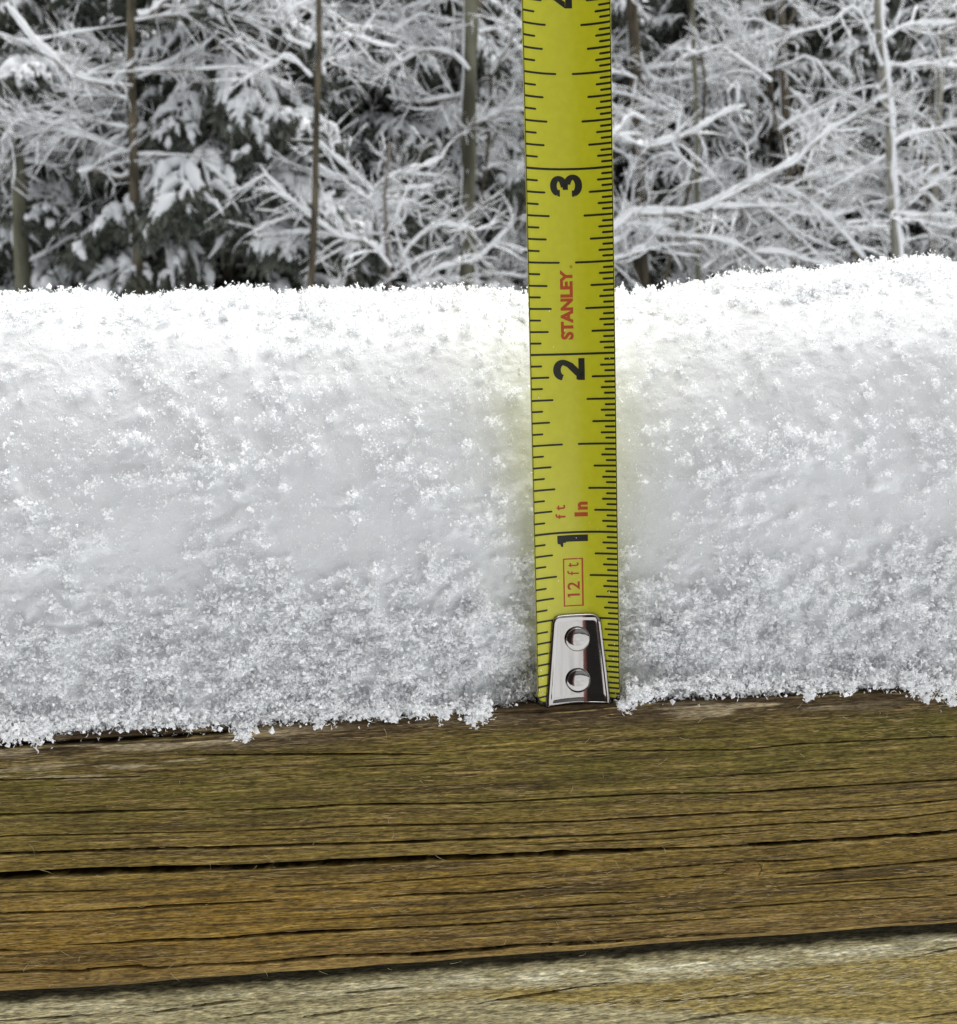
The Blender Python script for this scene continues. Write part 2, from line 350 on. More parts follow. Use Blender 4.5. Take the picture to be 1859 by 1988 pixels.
def cap_tone(X, S, g, rim):
    LB = 1.0/.72
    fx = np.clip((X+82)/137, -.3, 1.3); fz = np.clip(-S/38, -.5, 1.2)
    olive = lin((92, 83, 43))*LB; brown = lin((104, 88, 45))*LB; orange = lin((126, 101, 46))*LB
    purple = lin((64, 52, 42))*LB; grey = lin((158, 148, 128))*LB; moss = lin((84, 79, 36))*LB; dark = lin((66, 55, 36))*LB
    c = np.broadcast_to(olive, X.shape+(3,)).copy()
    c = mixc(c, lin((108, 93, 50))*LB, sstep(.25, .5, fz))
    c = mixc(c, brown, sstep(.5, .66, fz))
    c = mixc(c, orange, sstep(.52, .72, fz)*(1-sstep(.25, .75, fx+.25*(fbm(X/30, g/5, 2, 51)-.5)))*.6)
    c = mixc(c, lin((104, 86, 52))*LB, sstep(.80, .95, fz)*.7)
    st = fbm(X/22, g/.7, 4, 60)
    c = mixc(c, dark, sstep(.52, .72, st)*.75)
    c = mixc(c, lin((150, 130, 82))*LB, sstep(.60, .85, fbm(X/14+9, g/.42, 3, 65))*.6)
    mossm = sstep(.48, .66, fbm(X/13, S/4.5, 4, 66))*sstep(.02, .12, fz)*(1-sstep(.35, .62, fz))
    c = mixc(c, moss, mossm*(.45+.4*sstep(.4, 1, fx)))
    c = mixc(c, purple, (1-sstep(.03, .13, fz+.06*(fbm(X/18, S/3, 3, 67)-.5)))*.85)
    # worn silvery patches on the upper arris
    gp = sstep(.50, .60, fbm(X/9+4, g/1.0, 4, 68))*np.exp(-((fz-.035)/.035)**2)
    gp = gp*np.clip(1.2*np.exp(-((fx-.14)/.14)**2)+.9*np.exp(-((fx-.78)/.09)**2)+.15, 0, 1)
    c = mixc(c, grey, gp*.8)
    gp2 = sstep(.60, .70, fbm(X/7+14, g/.5, 3, 69))*np.exp(-((fz-.13)/.05)**2)*(1-sstep(.1, .4, fx))
    c = mixc(c, grey, gp2*.6)
    c = mixc(c, lin((176, 160, 112))*LB, np.clip(rim*.55, 0, .6)*sstep(.35, .6, fbm(X/3, g/.5, 3, 70)))
    for sd2, wx, wz, lv in ((201, 11, .55, .5), (202, 19, .9, .47), (203, 7, .33, .53)):   # thin dark growth lines
        nl_ = fbm(X/wx, g/wz, 2, sd2); c = mixc(c, dark*.55, np.exp(-((nl_-lv)/.022)**2)*.6*sstep(.35, .6, fbm(X/9, g/1.5, 2, sd2+9)))
    # knot
    kx, kz = px_on(1443, 1688, 0)
    kr = np.hypot((X-kx)/3.0, (S-kz)/1.0)
    c = mixc(c, lin((104, 84, 50))*LB, (1-sstep(.8, 1.0, kr))*.8)
    fine = .5*fbm(X/1.9, g/.13, 2, 72)+.5*fbm(X/6, g/.22, 2, 73)
    return np.clip(c*np.array([.99, .945, .80])*(.45+1.1*fine)[..., None], .004, .9)
def low_tone(X, S, g, rim):
    LB = 1.0/.62
    fx = np.clip((X+85)/143, -.3, 1.3)
    grey = lin((142, 134, 102))*LB; ol = lin((128, 112, 62))*LB; pale = lin((178, 173, 148))*LB; dk = lin((92, 86, 62))*LB
    c = np.broadcast_to(grey, X.shape+(3,)).copy()
    g2 = S + .06*X + 1.2*(fbm(X/30, S/6, 3, 81)-.5)
    def line(pts):
        q_ = np.array([px_on(px, py, 9*MM) for px, py in pts]); return np.interp(X, q_[:, 0], q_[:, 1])
    wob = 1.1*(fbm(X/16, S/8, 3, 83)-.5)
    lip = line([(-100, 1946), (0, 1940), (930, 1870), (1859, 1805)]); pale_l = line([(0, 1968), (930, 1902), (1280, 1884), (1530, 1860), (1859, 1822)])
    o0 = line([(300, 1985), (600, 1950), (930, 1919), (1280, 1909), (1530, 1882), (1859, 1846)])+wob*.35; o1 = line([(300, 1990), (930, 1936), (1280, 1960), (1530, 1974), (1859, 1990)])+wob*.8
    fo = sstep(.32, .55, fx)
    c = mixc(c, ol, sstep(.25, -.25, S-o0)*sstep(-.7, .5, S-o1)*fo*.85)
    pw = np.exp(-((S-pale_l-wob*.4)/1.15)**2)
    c = mixc(c, pale, sstep(.40, .62, fbm(X/6, g2/.6, 4, 84, .6))*pw*(.35+.6*sstep(.3, .55, fx)))
    c = mixc(c, dk, sstep(.52, .70, fbm(X/5, g2/.5, 4, 85))*.5)
    c = mixc(c, lin((13, 12, 7))*LB, (1-sstep(.0, 2.0, lip-S+1.6*(fbm(X/2.2, S/1.0, 4, 87, .6)-.5)))*.96)  # shadow of the overhanging cap painted into the board's colour
    return np.clip(c*(.45+1.1*fbm(X/1.0, g2/.2, 2, 86))[..., None], .004, .9)
KEYS = [[(0,1581),(200,1576),(420,1571),(650,1563),(930,1559),(1105,1549),(1280,1541),(1430,1539),(1650,1525),(1859,1513)],
        [(0,1658),(125,1655),(250,1649),(440,1644),(650,1638),(930,1629),(1180,1621),(1330,1611),(1530,1599),(1730,1591),(1859,1576)],
        [(0,1700),(200,1691),(300,1688),(450,1685),(650,1675),(850,1666),(1000,1661),(1155,1653),(1210,1651),(1355,1646),(1430,1643),(1480,1639),(1630,1631),(1859,1614)],
        [(0,1774),(175,1769),(300,1761),(500,1751),(725,1744),(930,1735),(1110,1723),(1405,1699),(1530,1696),(1655,1686),(1859,1669)],
        [(0,1841),(95,1838),(250,1830),(325,1825),(425,1823),(550,1811),(700,1805),(930,1795),(1105,1784),(1280,1776),(1455,1761),(1605,1751),(1859,1738)],
        [(0,1888),(165,1884),(375,1873),(500,1869),(650,1856),(800,1853),(930,1844),(1130,1831),(1330,1819),(1555,1806),(1859,1785)]]
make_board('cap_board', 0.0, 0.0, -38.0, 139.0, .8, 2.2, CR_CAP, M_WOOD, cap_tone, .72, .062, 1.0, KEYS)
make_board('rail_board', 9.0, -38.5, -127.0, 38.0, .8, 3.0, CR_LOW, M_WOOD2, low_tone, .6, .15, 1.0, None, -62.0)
def box(x0, x1, y0, y1, z0, z1):
    V = np.array([[x, y, z] for x in (x0, x1) for y in (y0, y1) for z in (z0, z1)], float)
    return V, np.array([[0, 1, 3, 2], [4, 6, 7, 5], [0, 4, 5, 1], [2, 3, 7, 6], [0, 2, 6, 4], [1, 5, 7, 3]])
for xp in (-.62, .62):
    V, F = box(xp-.045, xp+.045, .0460, .135, -3.2, -.0395)
    railing_part('post', V, [F], M_WOOD2, np.tile(lin((130, 120, 90))*1.8, (8, 1)), False)

# loose wood fibres standing off the weathered faces
def ribbons(P, W, side):
    """P (m,k,3) centre lines, W (m,k) half widths, side (m,3) -> flat strips"""
    m_, k = P.shape[:2]
    L = P - side[:, None]*W[..., None]; R_ = P + side[:, None]*W[..., None]
    V = np.stack([L, R_], 2).reshape(-1, 3)
    b_ = (np.arange(m_)*k*2)[:, None]; j = np.arange(k-1)[None]*2
    F = np.stack([b_+j, b_+j+1, b_+j+3, b_+j+2], -1).reshape(-1, 4)
    return V, F
nf = 9000                                        # raised grain fibres lying along the wood
fx0 = RNG.uniform(-90, 62, nf); lowf = RNG.random(nf) < .2; fz0 = np.where(lowf, RNG.uniform(-54, -46.8, nf), RNG.uniform(-36.5, -1.0, nf)); fy0 = np.where(lowf, 8.88, -.10)
keepf = (fbm(fx0/9, fz0/2.0, 3, 300) > .45) & np.all([crack_depth(fx0+q_, fz0, CR_CAP, 0)[0] < .05 for q_ in (0, .8, 1.6, 2.4)], axis=0); fx0, fz0, fy0, lowf = fx0[keepf], fz0[keepf], fy0[keepf], lowf[keepf]; nf = len(fx0)
ln = RNG.uniform(.6, 3.4, nf)*RNG.uniform(.5, 1, nf); t = np.linspace(0, 1, 4)[None]; sl = np.where(lowf, .06, -.012)+RNG.normal(0, .03, nf)
P = np.stack([fx0[:, None]+ln[:, None]*t, fy0[:, None]-.05*np.sin(t*3.1)*RNG.random(nf)[:, None]+0*t, fz0[:, None]+ln[:, None]*t*sl[:, None]+RNG.normal(0, .02, (nf, 4))], -1)*MM
V, F = ribbons(P, np.array([.25, 1, .9, .2])[None]*RNG.uniform(.018, .042, nf)[:, None]*MM, np.tile([0, 0, 1.0], (nf, 1)))
tn = np.repeat(np.where(lowf[:, None], lin((190, 180, 145)), lin((140, 118, 70)))*RNG.uniform(.7, 1.8, (nf, 1)), 8, 0)
M_GRAIN = bpy.data.materials.new('grain_fibre'); M_GRAIN.use_nodes = True
at = M_GRAIN.node_tree.nodes.new('ShaderNodeAttribute'); at.attribute_name = 'tone'; M_GRAIN.node_tree.links.new(at.outputs['Color'], M_GRAIN.node_tree.nodes['Principled BSDF'].inputs['Base Color'])
tag(railing_part('grain_fibre', V, [F], M_GRAIN, tn), kind='stuff')
nf = 220
fx0 = RNG.uniform(-88, 60, nf); fz0 = -38*RNG.beta(1.2, 1.0, nf); lowf = RNG.random(nf) < .35
fz0 = np.where(lowf, RNG.uniform(-54, -46.6, nf), fz0); fy0 = np.where(lowf, 8.85, -.12)
ang = RNG.normal(0, .5, nf) + (RNG.random(nf) < .12)*1.4; ln = RNG.uniform(.4, 2.0, nf)
t = np.linspace(0, 1, 5)[None]
cur = RNG.normal(0, .5, nf)
P = np.stack([fx0[:, None]+ln[:, None]*t*np.cos(ang[:, None]+cur[:, None]*t), fy0[:, None]-.35*np.sin(t*2.6)*RNG.random(nf)[:, None],
              fz0[:, None]+ln[:, None]*t*np.sin(ang[:, None]+cur[:, None]*t)], -1)*MM
sd_ = np.stack([-np.sin(ang), np.zeros(nf), np.cos(ang)], -1)
V, F = ribbons(P, np.broadcast_to(.028*MM*(1-.6*t), (nf, 5)), sd_)
tag(railing_part('wood_fibre', V, [F], M_FIBRE), kind='stuff')

# ------------------------------------------------------------------ the tape measure
tape = empty('measuring_tape', (0, .0025, .0006))
tag(tape, 'yellow steel measuring tape standing upright in the snow on the railing', 'tape measure')
TOFF = np.array([0, .0025, .0006])
TW, SAG = 12.7, 1.75                            # width along the curve, depth of the hollow (mm)
CURV_R = (TW/2)**2/(2*SAG)*.97
def blade(u, v, off=0.0):
    """u mm up the tape, v mm across (left negative), off mm towards the viewer"""
    a = v/CURV_R; r = CURV_R-off
    x = r*np.sin(a); y = 2.75 - (CURV_R - r*np.cos(a))          # hollow faces the viewer: edges come forward
    return np.stack([x + .0015*u, y + .0125*u, u + 0*x], -1)*MM
def tape_obj(name, V, F, m, parent=tape, smooth=True):
    return np_obj(name, np.asarray(V)-TOFF, F, m, parent, smooth)
# blade with rounded lower corners and a little thickness
us = np.concatenate([np.linspace(.75, 3.2, 22), np.linspace(3.6, 150, 110)])
vv = np.linspace(-1, 1, 29)
hw = np.where(us < .75+1.5, TW/2-1.5+np.sqrt(np.clip(1.5**2-(1.5-(us-.75))**2, 0, None)), TW/2)
U, Vg = np.broadcast_arrays(us[:, None], vv[None]*hw[:, None])
A = blade(U, Vg, 0); B = blade(U, Vg, -.13)
nr, nc = U.shape; ng = nr*nc
Fg = grid_faces(nr, nc); rim_ = []
for e in (np.arange(nc), nc*np.arange(nr)+nc-1, (nr-1)*nc+np.arange(nc)[::-1], nc*np.arange(nr)[::-1]):
    rim_.append(np.stack([e[:-1], e[1:], e[1:]+ng, e[:-1]+ng], -1)[:, ::-1])
tape_obj('blade', np.concatenate([A.reshape(-1, 3), B.reshape(-1, 3)]), [Fg, Fg[:, ::-1]+ng]+rim_, M_TAPE)
# printed ticks: thin round-ended bars laid over the curve
def bar_mesh(bars, off=.012):
    VV, FF = [], []; base = 0
    for (u, v0, v1, w, r0, r1) in bars:
        nn = max(4, int(abs(v1-v0)/.55)); vq = np.linspace(v0, v1, nn+1); hwid = np.full(nn+1, w/2)
        ends_v = []; 
        if r1: vq = np.concatenate([vq, v1+np.sign(v1-v0)*np.array([.35, .5])*w]); hwid = np.concatenate([hwid, np.array([.35, .12])*w])
        if r0: vq = np.concatenate([v0-np.sign(v1-v0)*np.array([.5, .35])*w, vq]); hwid = np.concatenate([np.array([.12, .35])*w, hwid])
        a = blade(u-hwid, vq, off); c = blade(u+hwid, vq, off); k = len(vq)
        VV += [a, c]; j = np.arange(k-1)
        f = np.stack([base+j, base+j+1, base+k+j+1, base+k+j], -1)
        FF.append(f if v1 > v0 else f[:, ::-1]); base += 2*k
    return np.concatenate(VV), [np.concatenate(FF)]
TH = .30
bars_l, bars_r, bars_i = [], [], []
E_ = TW/2-.03
for i in range(1, 5*32+1):
    u = i/32*IN + random.uniform(-.02, .02); j = random.uniform(-.06, .06)
    if u > 148: break
    if i % 32 == 0: bars_i.append((u, -E_, E_, TH*1.05, False, False)); continue
    L = {16: 5.35, 8: 4.05, 4: 3.25}.get(math.gcd(i, 32), 2.05 if i % 2 == 0 else 1.5)
    bars_r.append((u, E_, E_-L+j, TH, False, True))
    if i % 2 == 0:
        L = {16: 4.85, 8: 3.5, 4: 2.95}.get(math.gcd(i, 32), 1.85)
        bars_l.append((u, -E_, -E_+L+j, TH*.95, False, True))
for nm, bs in (('left_scale', bars_l), ('right_scale', bars_r), ('inch_lines', bars_i)):
    V, F = bar_mesh(bs); tag(tape_obj('tick_marks' if nm != 'inch_lines' else 'inch_lines', V, F, M_INK), kind='stuff')
# thin dark line along both edges
for sgn in (-1, 1):
    uu = np.linspace(2.2, 149.5, 80); a = blade(uu, sgn*(E_-.10)+0*uu, .010); c = blade(uu, sgn*(E_+.02)+0*uu, .010)
    V = np.concatenate([a, c]); j = np.arange(79); f = np.stack([j, j+80, j+81, j+1], -1)
    tape_obj('edge_line', V, [f if sgn < 0 else f[:, ::-1]], M_INK)
# lettering: flat outlines cut into narrow strips so that they follow the hollow
def strip_fit(bm, off):
    for v in np.arange(-6, 6.01, .45):
        geom = bm.verts[:]+bm.edges[:]+bm.faces[:]
        bmesh.ops.bisect_plane(bm, geom=geom, plane_co=(v, 0, 0), plane_no=(1, 0, 0), dist=1e-5)
    bmesh.ops.triangulate(bm, faces=bm.faces[:])
    bm.verts.ensure_lookup_table()
    co = np.array([v.co[:] for v in bm.verts]); w = blade(co[:, 1], co[:, 0], off)
    F = np.array([[v.index for v in f.verts] for f in bm.faces])
    n_ = np.cross(w[F[:, 1]]-w[F[:, 0]], w[F[:, 2]]-w[F[:, 0]])[:, 1]
    F[n_ > 0] = F[n_ > 0][:, ::-1]
    return w, F
def glyph(name, polys, m, umid_left, v_top, v_bot, gw, off=.014):
    """polys: outlines in glyph space (x right 0..1, y up 0..1); turned so that the glyph's top points left.
    umid_left = tape height (mm) of the glyph's left side"""
    bm = bmesh.new()
    for p in polys:
        vs_ = [bm.verts.new((v_bot+(v_top-v_bot)*y, umid_left+gw*x, 0)) for x, y in p]
        bm.faces.new(vs_)
    bm.verts.index_update()
    w, F = strip_fit(bm, off); bm.free()
    return tape_obj(name, w, [F], m, smooth=False)
def arc_pts(cx, cy, rx, ry, a0, a1, n_=18):
    return [(cx+rx*math.cos(math.radians(a0+(a1-a0)*i/n_)), cy+ry*math.sin(math.radians(a0+(a1-a0)*i/n_))) for i in range(n_+1)]
def stroke(pts, w, closed=False):
    """a list of quads along a path with mitred joints"""
    p = np.array(pts, float); d = np.gradient(p, axis=0); 
    d[1:-1] = p[2:]-p[:-2]; d /= np.linalg.norm(d, axis=1)[:, None]+1e-9
    nn = np.stack([-d[:, 1], d[:, 0]], -1); w = np.broadcast_to(w, len(p))[:, None]/2
    a, c = p+nn*w, p-nn*w
    return [[tuple(a[i]), tuple(c[i]), tuple(c[i+1]), tuple(a[i+1])] for i in range(len(p)-1)]
# numerals (height ~4.45 mm across the tape)
three = stroke([(.02+.10, .70)]+arc_pts(.47, .735, .33, .165, 172, -75, 16)+[(.42, .545)], .225)[1:] \
      + [[(.0, .69), (.30, .69), (.30, .76), (.03, .78)], [(.30, .43), (.55, .43), (.55, .60), (.30, .60)]] \
      + stroke(arc_pts(.48, .28, .37, .185, 82, -172, 18), .225) + [[(.0, .31), (.27, .31), (.27, .26), (.0, .22)]]
three = [[(x*1.0, y) for x, y in q] for q in three]
two = stroke(arc_pts(.48, .70, .345, .20, 178, -28, 16)+[(.70, .48), (.50, .34), (.30, .20), (.20, .09)], [.26]*14+[.25]*7) \
    + [[(.0, .0), (1.0, .0), (1.0, .20), (.0, .20)], [(0, .2), (.34, .2), (.42, .27), (.04, .27)]]
one = [[(.42, .0), (1.0, .0), (1.0, 1.0), (.42, 1.0)], [(.0, .80), (.42, .80), (.42, 1.0), (.28, .98), (.22, .90), (.0, .87)], [(.34,.72),(.42,.70),(.42,.80),(.34,.80)]]
four = [[(.50, .0), (.80, .0), (.80, 1.0), (.50, 1.0)], [(.0, .20), (.50, .20), (.50, .40), (.0, .42)], [(.80, .20), (.99, .20), (.99, .40), (.80, .40)],
        [(.0, .42), (.24, .42), (.53, .78), (.50, 1.0)]]
five = [[(.08, .8), (.95, .8), (.95, 1.0), (.08, 1.0)], [(.08, .45), (.33, .50), (.33, .8), (.08, .8)]] + stroke(arc_pts(.46, .30, .36, .20, 130, -170, 16), .24)
glyph('numeral', three, M_INK, 2.854*IN, -2.48, 1.95, .122*IN)
glyph('numeral', two, M_INK, 1.856*IN, -2.50, 1.96, .121*IN)
glyph('numeral', one, M_INK, .918*IN, -2.52, 2.0, .066*IN)
glyph('numeral', four, M_INK, 3.838*IN, -2.48, 1.95, .138*IN)
glyph('numeral', five, M_INK, 4.845*IN, -2.48, 1.95, .130*IN)
def text_glyphs(name, s, m, u0, u1, v_top, v_bot, bold, off=.014, spacing=1.0):
    c = bpy.data.curves.new(name, 'FONT'); c.body = s; c.size = 1.0; c.offset = bold; c.resolution_u = 4; c.space_character = spacing
    o = bpy.data.objects.new(name, c); COL.objects.link(o)
    dg = bpy.context.evaluated_depsgraph_get(); me = bpy.data.meshes.new_from_object(o.evaluated_get(dg))
    bm = bmesh.new(); bm.from_mesh(me)
    co = np.array([v.co[:2] for v in bm.verts]); lo, hi = co.min(0), co.max(0)
    for v in bm.verts:
        x = (v.co.x-lo[0])/(hi[0]-lo[0]); y = (v.co.y-lo[1])/(hi[1]-lo[1])
        v.co = (v_bot+(v_top-v_bot)*y, u0+(u1-u0)*x, 0)
    bm.verts.index_update()
    w, F = strip_fit(bm, off); bm.free()
    bpy.data.objects.remove(o); bpy.data.curves.remove(c); bpy.data.meshes.remove(me)
    return tape_obj(name, w, [F], m, smooth=False)
text_glyphs('brand_lettering', 'STANLEY', M_RED, 2.080*IN, 2.462*IN, -1.36, .48, .05)
glyph('brand_lettering', stroke(arc_pts(.5, .5, .36, .36, 0, 350, 14), .26), M_RED, 2.470*IN, .08, .46, .42)
text_glyphs('unit_lettering', 'f', M_RED, 1.080*IN, 1.108*IN, -2.75, -1.20, .018)
text_glyphs('unit_lettering', 't', M_RED, 1.128*IN, 1.158*IN, -2.65, -1.20, .018)
text_glyphs('unit_lettering', 'I', M_RED, 1.088*IN, 1.112*IN, .12, 2.05, .03)
text_glyphs('unit_lettering', 'n', M_RED, 1.126*IN, 1.172*IN, .60, 2.05, .05)
glyph('length_lettering', [[(.5, 0), (1, 0), (1, 1), (.5, 1)], [(0, .72), (.5, .86), (.5, 1), (.3, .97)]], M_RED, .620*IN, -1.12, .70, .62)
text_glyphs('length_lettering', '2', M_RED, .668*IN, .715*IN, -1.12, .70, .016)
text_glyphs('length_lettering', 'f', M_RED, .752*IN, .778*IN, -1.12, .62, .004)
text_glyphs('length_lettering', 't', M_RED, .798*IN, .824*IN, -1.05, .62, .004)
ub0, ub1, vb0, vb1 = .572*IN, .850*IN, -1.72, 1.25
fr = [[(vb0, ub0), (vb1, ub0), (vb1, ub0+.17), (vb0, ub0+.17)], [(vb0, ub1-.17), (vb1, ub1-.17), (vb1, ub1), (vb0, ub1)],
      [(vb0, ub0+.17), (vb0+.2, ub0+.17), (vb0+.2, ub1-.17), (vb0, ub1-.17)], [(vb1-.24, ub0+.17), (vb1, ub0+.17), (vb1, ub1-.17), (vb1-.24, ub1-.17)]]
bm = bmesh.new()
for p in fr: bm.faces.new([bm.verts.new((v, u, 0)) for v, u in p])
bm.verts.index_update(); w, F = strip_fit(bm, .014); bm.free()
tape_obj('length_frame', w, [F], M_RED, smooth=False)
# the end hook: a tapering plate with a turned-back lip and two rivets
def hook_half(u):                              # half width at height u
    return np.interp(u, [0.0, 13.45], [5.05, 3.62])
nu, nv = 46, 33
us = np.linspace(0, 13.45, nu); vv = np.linspace(-1, 1, nv)
cor = 1.25
hw = hook_half(us) - np.where(us > 13.45-cor, cor-np.sqrt(np.clip(cor**2-(us-(13.45-cor))**2, 0, None)), 0)
U, Vg = np.broadcast_arrays(us[:, None], vv[None]*hw[:, None])
edge = np.minimum(hw[:, None]-np.abs(Vg), np.minimum(13.45-U, 50))
th = .42
dome = th*np.sqrt(np.clip(1-(1-np.clip(edge/.34, 0, 1))**2, 0, 1))
dish = -.16*sstep(.35, .95, edge)*sstep(.2, 1.2, U)         # rim stands a little proud of the plate
offs = .10 + dome + dish
A = blade(U, Vg, offs); B = blade(U, Vg, .04)
ng = nu*nv; Fg = grid_faces(nu, nv); rr = []
for e in (np.arange(nv), nv*np.arange(nu)+nv-1, (nu-1)*nv+np.arange(nv)[::-1], nv*np.arange(nu)[::-1]):
    rr.append(np.stack([e[:-1], e[1:], e[1:]+ng, e[:-1]+ng], -1)[:, ::-1])
hook = tape_obj('end_hook', np.concatenate([A.reshape(-1, 3), B.reshape(-1, 3)]), [Fg, Fg[:, ::-1]+ng]+rr, M_METAL)
# lip bent backwards under the blade
vv = np.linspace(-5.05, 5.05, 31); prof = [(.52, .35), (.50, .05), (.38, -.22), (.10, -.36), (-1.0, -.40), (-5.0, -.40), (-5.0, -.02), (-1.0, -.02), (.02, .06)]
P = np.stack([blade(np.full_like(vv, z), vv, o) for o, z in prof]); k = len(prof)
lip = tape_obj('hook_lip', P.reshape(-1, 3), [grid_faces(k, 31, True)[:, ::-1], (np.arange(k)*31)[None], (np.arange(k)*31+30)[None, ::-1]], M_METAL, hook)
lip.location = -Vector((0, 0, 0))
for uc, rad in ((9.75, 1.80), (3.55, 1.78)):
    rs = np.array([1.0, 1.0, .98, .91, .76, .5, .25]); hs_ = np.array([.28, .66, .82, .95, 1.05, 1.12, 1.15]); na = 40
    aa = np.linspace(0, 2*math.pi, na, endpoint=False)
    vc = .12
    VV = [blade(uc+rad*r*np.sin(aa), vc+rad*r*np.cos(aa), h) for r, h in zip(rs, hs_)]
    # a rivet head is round and level, so give each ring the height at its centre
    VV = []
    c0 = blade(np.array([uc]), np.array([vc]), 0)[0]
    for r, h in zip(rs, hs_): VV.append(np.stack([c0[0]+rad*r*np.cos(aa)*MM, np.full(na, c0[1]-h*MM), c0[2]+rad*r*np.sin(aa)*MM], -1))
    VV = np.concatenate(VV+[np.array([[c0[0], c0[1]-1.16*MM, c0[2]]])])
    F = []
    for i in range(len(rs)-1):
        j = np.arange(na); F.append(np.stack([i*na+j, i*na+(j+1) % na, (i+1)*na+(j+1) % na, (i+1)*na+j], -1))
    j = np.arange(na); last = (len(rs)-1)*na
    F2 = np.stack([last+j, last+(j+1) % na, np.full(na, len(rs)*na)], -1)
    tape_obj('rivet', VV, [np.concatenate(F), F2], M_METAL, hook)

# ------------------------------------------------------------------ the snow bank on the rail
SIL = [(-300,575),(0,570),(60,566),(120,560),(190,572),(250,578),(330,563),(400,560),(470,553),(520,566),(600,562),(700,560),(760,563),(880,555),(1000,558),(1100,562),(1195,562),
       (1250,562),(1300,556),(1400,545),(1440,532),(1480,525),(1570,524),(1650,516),(1740,504),(1859,491),(2100,480)]
q = np.array([at_y(px, py, .022)/MM for px, py in SIL])
def crest(x): return np.interp(x, q[:, 0], q[:, 2]) - .5
xs = np.concatenate([np.linspace(-890, -112, 60), np.arange(-110, 92, .32), np.linspace(94, 890, 60)])
# profile: parameter rows (front foot -> crest -> back foot)
RB, RA = 36.0, 30.0
rows = np.concatenate([np.linspace(0, .36, 130), np.linspace(.362, .72, 230)[:], np.linspace(.725, 1.0, 34)])
def snow_point(x, p):
    H = crest(x)
    zf = np.clip(p/.36, 0, 1)*(H-RB)                                      # straight front
    a = np.clip((p-.36)/.36, 0, 1)*math.pi/2                              # shoulder
    b_ = np.clip((p-.72)/.28, 0, 1)
    y = 2.2 + .06*zf + RA*(1-np.cos(a)) + 92*b_
    z = zf + RB*np.sin(a)
    zb = np.clip((b_-.62)/.38, 0, 1); z = z - (zb**2.2)*H
    y = y + 9*np.sin(np.pi*zb*.5)
    return y, z
X, Pm = np.meshgrid(xs, rows)
Y, Z = snow_point(X, Pm)
def clumps(x, z):
    return sstep(.50, .64, fbm(x/12+30, z/9, 4, 140, .55))
def snow_relief(X, Y, Z):
    """outward bulge (mm) of the snow face"""
    w = Z+Y*.8
    r = 1.6*(fbm(X/33+1.7, w/24+3, 3, 100)-.5) + .4*(fbm(X/9+8, w/8, 3, 110)-.5) + .30*(fbm(X/1.6, w/1.6, 3, 120, .6)-.5)
    cl = clumps(X, Z)
    r = r + cl*(1-.9*sstep(30, 46, Z))*(.35+1.2*(fbm(X/2.3, w/2.1, 4, 125, .62)-.45)) + (1-sstep(5, 30, Z))*(3.4*(fbm(X/3.2, w/2.9, 4, 130, .62)-.45))
    return r
xt = 0.0
def dent(X, Z):
    dx = X-xt
    return (3.2*np.exp(-(dx/13.0)**2)+2.6*np.exp(-(dx/6.5)**2))*(1-.35*sstep(30, 60, Z)) + 3.5*np.exp(-((dx+9)/6.0)**2-((Z-1)/5.0)**2)
foot = lambda Z: (1-sstep(0, 2.0, Z))*.5                                # tucked-in foot
R = snow_relief(X, Y, Z)
dPy = np.gradient(Y, axis=0); dPz = np.gradient(Z, axis=0)
Nl = np.hypot(dPy, dPz)+1e-9; Ny, Nz = -dPz/Nl, dPy/Nl
flat = sstep(.72, .80, Pm)
Yd = Y + Ny*R*(1-.4*flat) + dent(X, Z)*np.clip(-Ny, 0, 1) + foot(Z)
Zd = np.maximum(Z + Nz*R*np.where(Nz > 0, .35, 1)*(1-.0*flat), 0.15)
Yd = np.maximum(Yd, -.6)
near_tape = np.exp(-(np.abs(X-xt)/7.5)**6)
Yd = np.where((Yd < 4.6) & (near_tape > .05), Yd*(1-near_tape)+np.maximum(Yd, 4.6)*near_tape, Yd)
Zd[0] = .1; Zd[-1] = .1
V = np.stack([X, Yd, Zd], -1).reshape(-1, 3)*MM
nr, nc = X.shape
F = [grid_faces(nr, nc)]
SOFF = np.array([0, .06, .0003])
snow = np_obj('snow_bank', V-SOFF, F, M_SNOW); snow.location = SOFF
tag(snow, 'thick bank of fresh white snow heaped along the top of the railing', 'snow')

# crystals and flakes of the snow, one mass
def crystal_templates():
    T = []
    r = np.random.default_rng(3)
    for k in range(10):                       # feathery fragments: a few flat arms
        V, F = [], []
        for a in range(r.integers(2, 5)):
            d = r.normal(size=3); d /= np.linalg.norm(d); s_ = np.cross(d, r.normal(size=3)); s_ /= np.linalg.norm(s_)
            L = r.uniform(.5, 1.0); w_ = r.uniform(.09, .20); b0 = len(V)
            V += [-.12*d, .45*L*d+w_*s_, L*d, .45*L*d-w_*s_]; F += [[b0, b0+1, b0+2], [b0, b0+2, b0+3]]
        T.append((np.array(V), np.array(F)))
    for k in range(8):                        # lumpy grains
        V = np.array([[1, 0, 0], [-1, 0, 0], [0, 1, 0], [0, -1, 0], [0, 0, 1], [0, 0, -1]], float)*r.uniform(.35, .75, (6, 1))+r.normal(0, .12, (6, 3))
        F = np.array([[0, 2, 4], [2, 1, 4], [1, 3, 4], [3, 0, 4], [2, 0, 5], [1, 2, 5], [3, 1, 5], [0, 3, 5]])
        T.append((V, F))
    return T
TPL = crystal_templates()
